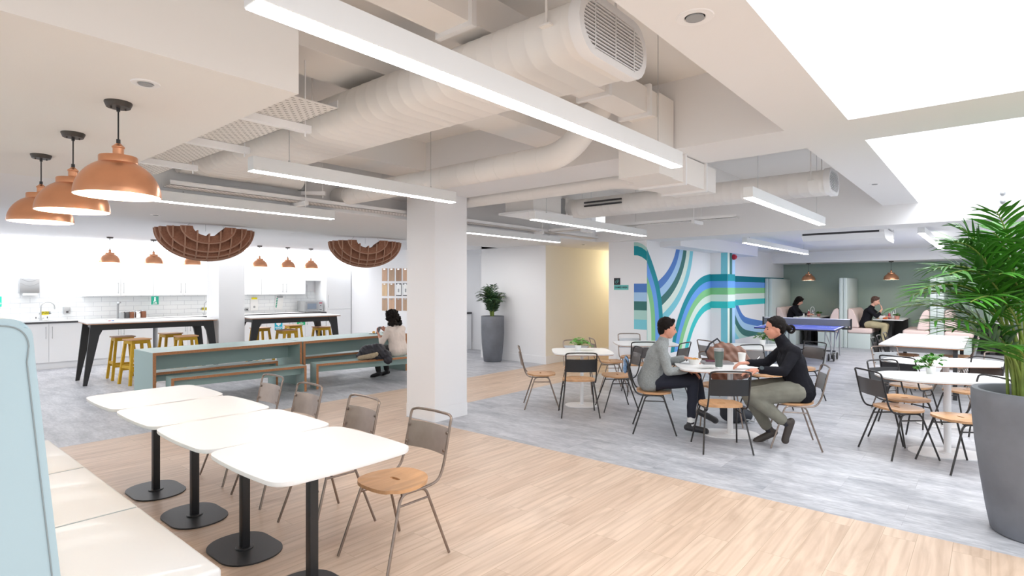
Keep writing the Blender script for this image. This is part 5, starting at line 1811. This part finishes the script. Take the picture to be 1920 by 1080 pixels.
def hand(mb, wrist, d, n, side, curl=.35, k=1.0, thumb=.6):
    """palm + five separate fingers. d: direction of fingers, n: palm normal (fingers curl towards it), side: +1/-1 where the thumb is (along n x d)"""
    d = Vector(d).normalized(); n = Vector(n); n = (n - d * n.dot(d)).normalized()
    lat = n.cross(d).normalized() * side
    w = Vector(wrist)
    pl = .085 * k
    for o_, r_ in ((-.026, .013), (-.009, .0145), (.009, .0145), (.026, .014)):
        capsule(mb, w + lat * o_ * .6 * k, w + d * pl + lat * o_ * k, .016 * k, r_ * k, 10)
    L = (.036, .042, .046, .042)      # little .. index
    for i, o_ in enumerate((-.029, -.010, .010, .029)):
        a = w + d * pl + lat * o_ * k
        ang = 0
        r_ = .0085 * k
        dd = (d + lat * (o_ * 2.2)).normalized()
        for j in range(3):
            ang = curl * (.7 + .25 * i * .3) * (1, .95, .8)[j]
            ax = dd.cross(n).normalized()
            dd = (Matrix.Rotation(ang, 3, ax) @ dd).normalized()
            b = a + dd * L[i] * (1.05, .72, .58)[j] * k
            capsule(mb, a, b, r_, r_ * .93, 8)
            a = b; r_ *= .93
    a = w + d * .022 * k + lat * .024 * k
    dd = (d * .75 + lat * thumb + n * .3).normalized()
    for j, l in enumerate((.040, .032, .026)):
        b = a + dd * l * k
        capsule(mb, a, b, .0115 * k * (1 - .12 * j), .0105 * k * (1 - .12 * j), 8)
        dd = (dd + d * .35 * curl + n * .25 * curl).normalized()
        a = b

def head(mb, c, f, up, k=1.0):
    """c centre of skull, f facing, up"""
    f = Vector(f).normalized(); up = Vector(up); up = (up - f * up.dot(f)).normalized(); l = up.cross(f)
    def P(x, y, z): return Vector(c) + (f * x + l * y + up * z) * k
    R = Matrix((f, l, up)).transposed().to_4x4()
    mb.ball(P(-.012, 0, .03), .088 * k, 1.06, .86, .98, sub=3, M=R)        # cranium
    mb.ball(P(.022, 0, -.02), .072 * k, 1.0, .86, 1.15, sub=3, M=R)        # face
    mb.ball(P(.042, 0, -.078), .032 * k, 1.0, 1.25, .9, sub=2, M=R)        # chin / jaw
    for s in (-1, 1):
        capsule(mb, P(.04, s * .022, -.085), P(-.012, s * .05, -.045), .019 * k, .02 * k, 8)
        mb.ball(P(.060, s * .030, -.022), .020 * k, .8, 1.0, .8, sub=2, M=R)    # cheek
        mb.ball(P(-.006, s * .073, -.012), .022 * k, .75, .32, 1.3, sub=2, M=R)  # ear
        capsule(mb, P(.078, s * .012, .018), P(.066, s * .040, .018), .008 * k, .008 * k, 6)   # brow
    capsule(mb, P(.080, 0, .012), P(.100, 0, -.024), .007 * k, .012 * k, 8)   # nose
    for s in (-1, 1):
        mb.ball(P(.092, s * .009, -.028), .0075 * k, sub=2)
    capsule(mb, P(.079, -.016, -.052), P(.079, .016, -.052), .0075 * k, .0075 * k, 6)
    capsule(mb, P(.076, -.013, -.060), P(.076, .013, -.060), .0075 * k, .0075 * k, 6)
    return P, R

def face_parts(root, P, R, k=1.0, hairm=HAIR):
    e = MB()
    for s in (-1, 1):
        e.ball(P(.074, s * .029, .003), .0095 * k, .8, 1.25, .7, sub=2, M=R)
    e.build('eyes', EYEM, root)
    b = MB()
    for s in (-1, 1):
        b.tube([P(.087, s * .013, .022), P(.085, s * .028, .027), P(.074, s * .043, .022)], .0032 * k, 6)
    b.build('eyebrows', hairm, root)
    m = MB()
    m.tube([P(.076, -.021, -.055), P(.0865, -.008, -.0545), P(.0865, .008, -.0545), P(.076, .021, -.055)], .0042 * k, 6)
    m.build('lips', LIPS, root)

def limb(mb, pts, rs):
    for a, b, ra, rb in zip(pts, pts[1:], rs, rs[1:]):
        capsule(mb, a, b, ra, rb)

def shoe(root, ankle, toe, up, m, k=1.0, sole=True, boot=0):
    a = Vector(ankle); t_ = Vector(toe)
    d = (t_ - a); d = d.normalized(); up = Vector(up); up = (up - d * up.dot(d)).normalized()
    L = .20 * k
    mb = MB()
    heel = a - up * .035 - d * .035
    capsule(mb, heel, heel + d * .07, .036 * k, .038 * k)
    capsule(mb, heel + d * .07, heel + d * L - up * .006, .038 * k, .034 * k)
    mb.ball(heel + d * L - up * .010, .038 * k, sub=2)
    capsule(mb, a + up * (.03 + boot), heel + d * .02, .039 * k, .037 * k)
    o = remesh(mb, .007, m, 'shoe', root, 5)
    return o

def person(label, loc, deg, J, cloth, legs, skin=SKIN, vox=.0075, hairfn=None, hands=True, wr=None, k=1.0, hp=None, shoes=None, socks=True, female=False, curl=(.4, .4), boot=0):
    root = thing('person', label, 'person', loc, deg)
    mb = MB()
    hd, face, up = J['head'], J['face'], J.get('up', (0, 0, 1))
    P, R = head(mb, hd, face, up, k)
    nb = V(*J['neck'])
    capsule(mb, P(-.02, 0, -.06), nb, .046 * k, .052 * k)
    ch, pv = V(*J['chest']), V(*J['pelvis'])
    sl, sr = V(*J['sl']), V(*J['sr'])
    mid = ch.lerp(pv, .5)
    for s in (sl, sr):
        capsule(mb, nb, s, .045, .040)
    capsule(mb, ch, mid, .105, .095); capsule(mb, mid, pv, .095, .105)
    for tagn in ('l', 'r'):
        s, e, w = V(*J['s' + tagn]), V(*J['e' + tagn]), V(*J['w' + tagn])
        limb(mb, [s, e], [.040, .034]); limb(mb, [e, e.lerp(w, .35), w], [.034, .035, .024])
        d_, n_, sd = J['h' + tagn]
        hand(mb, w, d_, n_, sd, curl[0 if tagn == 'l' else 1], k)
        h_, kn, an = V(*J['hip' + tagn]), V(*J['k' + tagn]), V(*J['a' + tagn])
        limb(mb, [h_, kn], [.070, .050]); limb(mb, [kn, kn.lerp(an, .3), an], [.048, .048, .032])
        toe = V(*J['t' + tagn])
    remesh(mb, vox, skin, 'body', root, 3)
    face_parts(root, P, R, k)
    # upper garment
    up_m, up_name, sleeve, neck_h = cloth
    g = MB()
    wv = sl - sr
    lat = wv.normalized()
    for s in (-.07, 0, .07):
        capsule(g, ch + lat * s, mid + lat * s * .9, .118, .108)
        capsule(g, mid + lat * s * .9, pv.lerp(mid, -.10) + lat * s * .95, .108, .128)
    for s in (sl, sr):
        capsule(g, ch.lerp(nb, .8), s, .075, .062)
        capsule(g, ch, s, .10, .065)
    if neck_h:
        capsule(g, nb, nb.lerp(P(-.02, 0, -.06), neck_h), .070, .060)
    else:
        capsule(g, ch, nb - Vector((0, 0, .035)), .09, .055)
    for tagn in ('l', 'r'):
        s, e, w = V(*J['s' + tagn]), V(*J['e' + tagn]), V(*J['w' + tagn])
        we = e.lerp(w, sleeve)
        limb(g, [s, s.lerp(e, .5), e], [.060, .054, .048]); limb(g, [e, e.lerp(we, .5), we], [.048, .045, .036])
    remesh(g, vox * 1.1, up_m, up_name, root, 4, lambda c: .004 * mnoise.noise(c * 16) + .002 * mnoise.noise(c * 38))
    # trousers
    tr = MB()
    lm, lname, cuff, loose = legs
    hl, hr = V(*J['hipl']), V(*J['hipr'])
    for s in (-.06, 0, .06):
        capsule(tr, pv + lat * s, pv + lat * s + Vector((0, 0, .02)), .116, .100)
    for tagn in ('l', 'r'):
        h_, kn, an = V(*J['hip' + tagn]), V(*J['k' + tagn]), V(*J['a' + tagn])
        limb(tr, [pv, h_], [.11, .10])
        c_e = kn.lerp(an, cuff)
        limb(tr, [h_, h_.lerp(kn, .5), kn], [.094 * loose, .080 * loose, .065 * loose]); limb(tr, [kn, kn.lerp(c_e, .5), c_e], [.064 * loose, .056 * loose, .046 * loose])
    remesh(tr, vox * 1.1, lm, lname, root, 4, lambda c: .006 * mnoise.noise(c * 12) * loose)
    for tagn in ('l', 'r'):
        an, toe, kn = V(*J['a' + tagn]), V(*J['t' + tagn]), V(*J['k' + tagn])
        if socks:
            sk_ = MB(); capsule(sk_, kn.lerp(an, cuff - .04), an, .043, .037)
            remesh(sk_, .008, SOCK if socks is True else socks, 'sock', root, 2)
        shoe(root, an, toe, kn - an if abs((kn - an).normalized().dot((toe - an).normalized())) < .9 else (0, 0, 1), shoes or SHOE, boot=boot)
    if hairfn:
        hairfn(root, P, R, k)
    return root, P, R

def hair_short(m):
    def f(root, P, R, k):
        h = MB()
        h.ball(P(-.022, 0, .042), .092 * k, 1.04, .90, .98, sub=3, M=R)
        h.ball(P(-.055, 0, .0), .070 * k, .75, 1.0, 1.25, sub=3, M=R)
        capsule(h, P(.045, -.03, .098), P(.045, .03, .098), .024 * k, .024 * k)
        for s in (-1, 1):
            capsule(h, P(.01, s * .066, .055), P(-.02, s * .070, -.002), .018 * k, .014 * k)
        o = remesh(h, .006, m, 'hair', root, 2, lambda c: .004 * mnoise.noise(c * 45))
    return f
def hair_bun(m):
    def f(root, P, R, k):
        h = MB()
        h.ball(P(-.022, 0, .042), .091 * k, 1.04, .90, .98, sub=3, M=R)
        h.ball(P(-.055, 0, .01), .070 * k, .75, 1.0, 1.1, sub=3, M=R)
        for s in (-1, 1):
            capsule(h, P(.04, s * .04, .088), P(-.03, s * .072, .02), .018 * k, .016 * k)
        capsule(h, P(-.09, 0, .02), P(-.135, 0, -.01), .035 * k, .030 * k)
        remesh(h, .006, m, 'hair', root, 2, lambda c: .003 * mnoise.noise(c * 50))
        b = MB().tube([P(-.155 + .030 * math.cos(a), 0, -.02 + .034 * math.sin(a)) for a in [2 * PI * i / 20 for i in range(20)]], .013 * k, 10, closed=True)
        b.build('hair_bun', m, root)
    return f
def hair_long(m, curly=False):
    def f(root, P, R, k):
        h = MB()
        h.ball(P(-.02, 0, .04), .098 * k, 1.05, .95, 1.0, sub=3, M=R)
        if curly:
            rn = random.Random(9)
            for i in range(120):
                z = rn.uniform(-.15, .12); a = rn.uniform(PI * .32, PI * 1.68)
                rr = .095 + .03 * rn.random() - (.02 if z > .08 else 0)
                h.ball(P(-.015 + rr * math.cos(a) * .95, rr * math.sin(a) * .98, z), .026 * k * rn.uniform(.8, 1.25), sub=2)
            for i in range(30):
                a = rn.uniform(0, 6.28); r1 = rn.uniform(0, .07)
                h.ball(P(-.01 + r1 * math.cos(a), r1 * math.sin(a), .12 + .012 * rn.random()), .026 * k, sub=2)
        else:
            for s in (-1, 1):
                capsule(h, P(.02, s * .075, .05), P(-.02, s * .08, -.12), .028, .03)
            capsule(h, P(-.07, 0, .02), P(-.075, 0, -.15), .06, .055)
            capsule(h, P(.06, -.03, .085), P(.06, .03, .085), .026, .026)
        remesh(h, .008 if not curly else .006, m, 'hair', root, 1, lambda c: .005 * mnoise.noise(c * 60))
    return f

# --- person in the grey jumper, facing right
cx, cy, _ = onZ(1228, 732, .45)
J1 = dict(pelvis=(-.06, 0, .575), chest=(.03, 0, .84), neck=(.085, 0, .985), head=(.135, 0, 1.145), face=(1, -.05, -.16),
          sl=(.055, .165, .925), sr=(.055, -.165, .925), el=(.19, .235, .74), er=(.11, -.245, .70), wl=(.35, .16, .80), wr=(.32, -.14, .70),
          hl=((1, -.25, -.05), (0, -.1, -1), 1), hr=((1, .15, -.22), (0, 0, -1), -1),
          hipl=(.0, .085, .56), hipr=(.0, -.085, .56), kl=(.46, .075, .60), kr=(.40, -.10, .58),
          al=(.55, .10, .215), ar=(.37, -.10, .10), tl=(.73, .12, .13), tr=(.56, -.11, .075))
person('seated person in a grey jumper and navy trousers, facing right in profile', (cx, cy, 0), YR - 7, J1, (KNITG, 'jumper', .93, .3), (TROUN, 'trousers', .80, 1.0),
       skin=SKIN, hairfn=hair_short(HAIR), curl=(.35, .5))
# --- person in the black roll-neck, facing left
cx, cy, _ = onZ(1487, 752, .45)
J2 = dict(pelvis=(-.06, 0, .575), chest=(.02, 0, .86), neck=(.085, 0, 1.02), head=(.175, 0, 1.185), face=(1, .0, -.10),
          sl=(.035, .175, .965), sr=(.035, -.175, .965), el=(.16, .265, .785), er=(.20, -.24, .80), wl=(.37, .20, .785), wr=(.40, -.15, .81),
          hl=((1, -.30, -.12), (0, -.25, -1), -1), hr=((1, .25, -.05), (0, 0, -1), 1),
          hipl=(.0, .095, .565), hipr=(.0, -.09, .565), kl=(.44, .14, .52), kr=(.44, -.12, .55),
          al=(.10, .13, .25), ar=(.20, -.10, .115), tl=(.165, .13, .06), tr=(.33, -.10, .05))
r2, P2, R2 = person('seated person in a black roll-neck and khaki trousers with tied dark hair, facing left', (cx, cy, 0), YR + 170, J2, (KNITB, 'jumper', .94, .62), (TROUK, 'trousers', .86, 1.25),
       skin=SKIN, hairfn=hair_bun(HAIR), curl=(.35, .5), shoes=BOOT, socks=COAT, boot=.04)
wq = Vector(J2['wl']); ed = (Vector(J2['wl']) - Vector(J2['el'])).normalized()
wb = thing('wrist_watch', 'dark round watch on the wrist of the roll-neck person', 'watch', (cx, cy, 0), YR + 170)
wc = wq - ed * .012
MB().tube([wc - ed * .011, wc + ed * .011], .033, 20).build('strap', WATCH, wb)
MB().cyl(wc + Vector((0, .022, .018)), wc + Vector((0, .036, .028)), .021, seg=24).build('dial', WATCH, wb)
# --- woman on the bench, seen from behind
wx, wy = onY(745, 600, 8.02)[:2]
J3 = dict(pelvis=(-.02, 0, .52), chest=(.03, 0, .78), neck=(.06, 0, .92), head=(.11, .02, 1.065), face=(1, .15, -.35),
          sl=(.045, .17, .865), sr=(.045, -.17, .865), el=(.14, .235, .64), er=(.14, -.235, .64), wl=(.31, .14, .76), wr=(.32, -.12, .78),
          hl=((.6, -.2, .5), (-.4, -.6, .3), -1), hr=((.6, .3, .5), (-.4, .6, .3), 1),
          hipl=(.05, .09, .50), hipr=(.05, -.09, .50), kl=(.42, .12, .50), kr=(.42, -.10, .50),
          al=(.34, .12, .10), ar=(.36, -.10, .10), tl=(.52, .13, .05), tr=(.54, -.11, .05))
person('seated woman in a cream top with curly black hair, seen from behind holding a phone', (wx, wy, 0), 98, J3, (BLOUSE, 'blouse', .45, .0), (TROUBK, 'trousers', .92, 1.05),
       skin=SKIN, vox=.009, hairfn=hair_long(HAIR, True), socks=COAT)
M3 = Matrix.Translation((wx, wy, 0)) @ rotz(math.radians(98))
ph = M3 @ Vector((.40, .06, .84))
t = thing('phone', 'grey phone held up by the woman on the bench', 'phone', ph, 98)
MB().box(-.004, .004, -.036, .036, -.06, .075, M=Matrix.Rotation(-.5, 4, 'Y'), bev=.003).build('case', LAPT, t)
# --- woman in the booth
J4 = dict(pelvis=(-.03, 0, .68), chest=(.06, 0, .95), neck=(.13, 0, 1.08), head=(.215, 0, 1.225), face=(1, 0, -.45),
          sl=(.09, .175, 1.02), sr=(.09, -.175, 1.02), el=(.22, .23, .84), er=(.22, -.23, .84), wl=(.43, .10, .85), wr=(.43, -.10, .85),
          hl=((1, -.2, .15), (0, -.3, -1), -1), hr=((1, .2, .15), (0, .3, -1), 1),
          hipl=(.02, .09, .64), hipr=(.02, -.09, .64), kl=(.42, .10, .60), kr=(.42, -.10, .60),
          al=(.40, .10, .10), ar=(.40, -.10, .10), tl=(.56, .10, .05), tr=(.56, -.10, .05))
person('woman in black with dark hair bent over a phone in the booth', (17.75, 4.42, 0), -90, J4, (KNITB, 'jumper', .9, .2), (TROUBK, 'trousers', .92, 1.0), skin=SKINL, vox=.011, hairfn=hair_long(HAIR), socks=COAT)
t = thing('phone', 'black phone in the hands of the woman in the booth', 'phone', (17.75, 3.86, .90), -90)
MB().box(-.07, .07, -.036, .036, -.004, .004, M=Matrix.Rotation(-.5, 4, 'Y')).build('case', DGREY, t, smooth=False)
J5 = dict(pelvis=(-.03, 0, .68), chest=(.05, 0, .96), neck=(.12, 0, 1.10), head=(.20, 0, 1.255), face=(1, 0, -.3),
          sl=(.08, .19, 1.03), sr=(.08, -.19, 1.03), el=(.27, .24, .86), er=(.26, -.22, .86), wl=(.44, .12, .84), wr=(.35, -.06, 1.04),
          hl=((1, -.2, 0), (0, -.2, -1), -1), hr=((-.2, .15, 1), (-1, 0, -.2), 1),
          hipl=(.02, .09, .65), hipr=(.02, -.10, .65), kl=(.42, .12, .62), kr=(.43, -.16, .62),
          al=(.34, .12, .10), ar=(.36, -.17, .10), tl=(.50, .12, .05), tr=(.52, -.18, .05))
person('man in a black top and beige trousers, hand raised to his mouth, in the booth', (17.55, 2.52, 0), -90, J5, (KNITB, 'jumper', .5, .1), (TROUB, 'trousers', .93, 1.1), skin=SKINL, vox=.011, hairfn=hair_short(HAIRB), socks=COAT)

# ============================================================ LIGHT
w = bpy.data.worlds.new('daylight'); SC.world = w; w.use_nodes = True
bgn = w.node_tree.nodes['Background']
bgn.inputs[0].default_value = (0.93, 0.965, 1.0, 1); bgn.inputs[1].default_value = 0.8

def area(name, loc, rot, sx, sy, power, col=(1, 1, 1)):
    l = bpy.data.lights.new(name, 'AREA'); l.shape = 'RECTANGLE'; l.size = sx; l.size_y = sy; l.energy = power; l.color = col
    o = bpy.data.objects.new(name, l); COL.objects.link(o); o.location = loc; o.rotation_euler = rot
    return o
# daylight falling through the two rooflights
area('rooflight_daylight', (1.5, -1.2, 4.55), (0, 0, 0), 5, 3.6, 140, (.90, .955, 1))
area('rooflight_daylight', (7.2, -1.2, 4.55), (0, 0, 0), 4, 3.6, 150, (.93, .97, 1))
# tubes inside the linear lights also light the room; kitchen fill, then the kitchen slot
area('kitchen_fill_light', (3.2, 10.6, 2.57), (0, 0, 0), 11, 1.6, 75, (.97, .985, 1))  # unseen fill added to brighten the cabinets, no fitting here
area('kitchen_slot_light', (3.2, 14.0, 2.5), (math.radians(20), 0, 0), 12.5, .3, 50, (.96, .98, 1))
for x, y in ((.856, 3.228), (.844, 4.072), (.867, 4.9)):
    l = bpy.data.lights.new('pendant_lamp', 'POINT'); l.energy = 9; l.color = (1, .80, .60); l.shadow_soft_size = .05
    o = bpy.data.objects.new('pendant_lamp', l); COL.objects.link(o); o.location = (x, y, 2.06)
l = bpy.data.lights.new('corridor_lamp', 'POINT'); l.energy = 15; l.color = (1, .84, .52); l.shadow_soft_size = .25
o = bpy.data.objects.new('corridor_lamp', l); COL.objects.link(o); o.location = (12.3, 6.5, 2.1)
area('planter_fill_light', (8.0, 8.0, 2.44), (0, 0, 0), 1.2, 1.2, 13, (1, .985, .97))  # added fill to lift the planter wall, not a real fitting
area('booth_fill_light', (14.5, .5, 2.58), (0, 0, 0), 3.5, 3.5, 95, (1, .98, .96))  # broad invisible fill added because the far bay was too dark

# ============================================================ CAMERA
cam = bpy.data.cameras.new('camera')
cam.sensor_width = 36.0
cam.lens = 36.0 * F / 1920.0
cam.clip_start = .02
co = bpy.data.objects.new('camera', cam); COL.objects.link(co)
co.location = (0, 0, H)
co.rotation_euler = (PI / 2, 0, CA - PI / 2)
SC.camera = co
SC.view_settings.view_transform = 'Standard'
SC.view_settings.look = 'None'
SC.view_settings.gamma = 1
SC.view_settings.use_curve_mapping = False
SC.view_settings.exposure = 0.88
bpy.data.scenes.remove(WORK)
SC.cycles.max_bounces = 10
SC.cycles.diffuse_bounces = 6
SC.cycles.glossy_bounces = 4
SC.cycles.use_denoising = True
SC.cycles.sample_clamp_indirect = 6
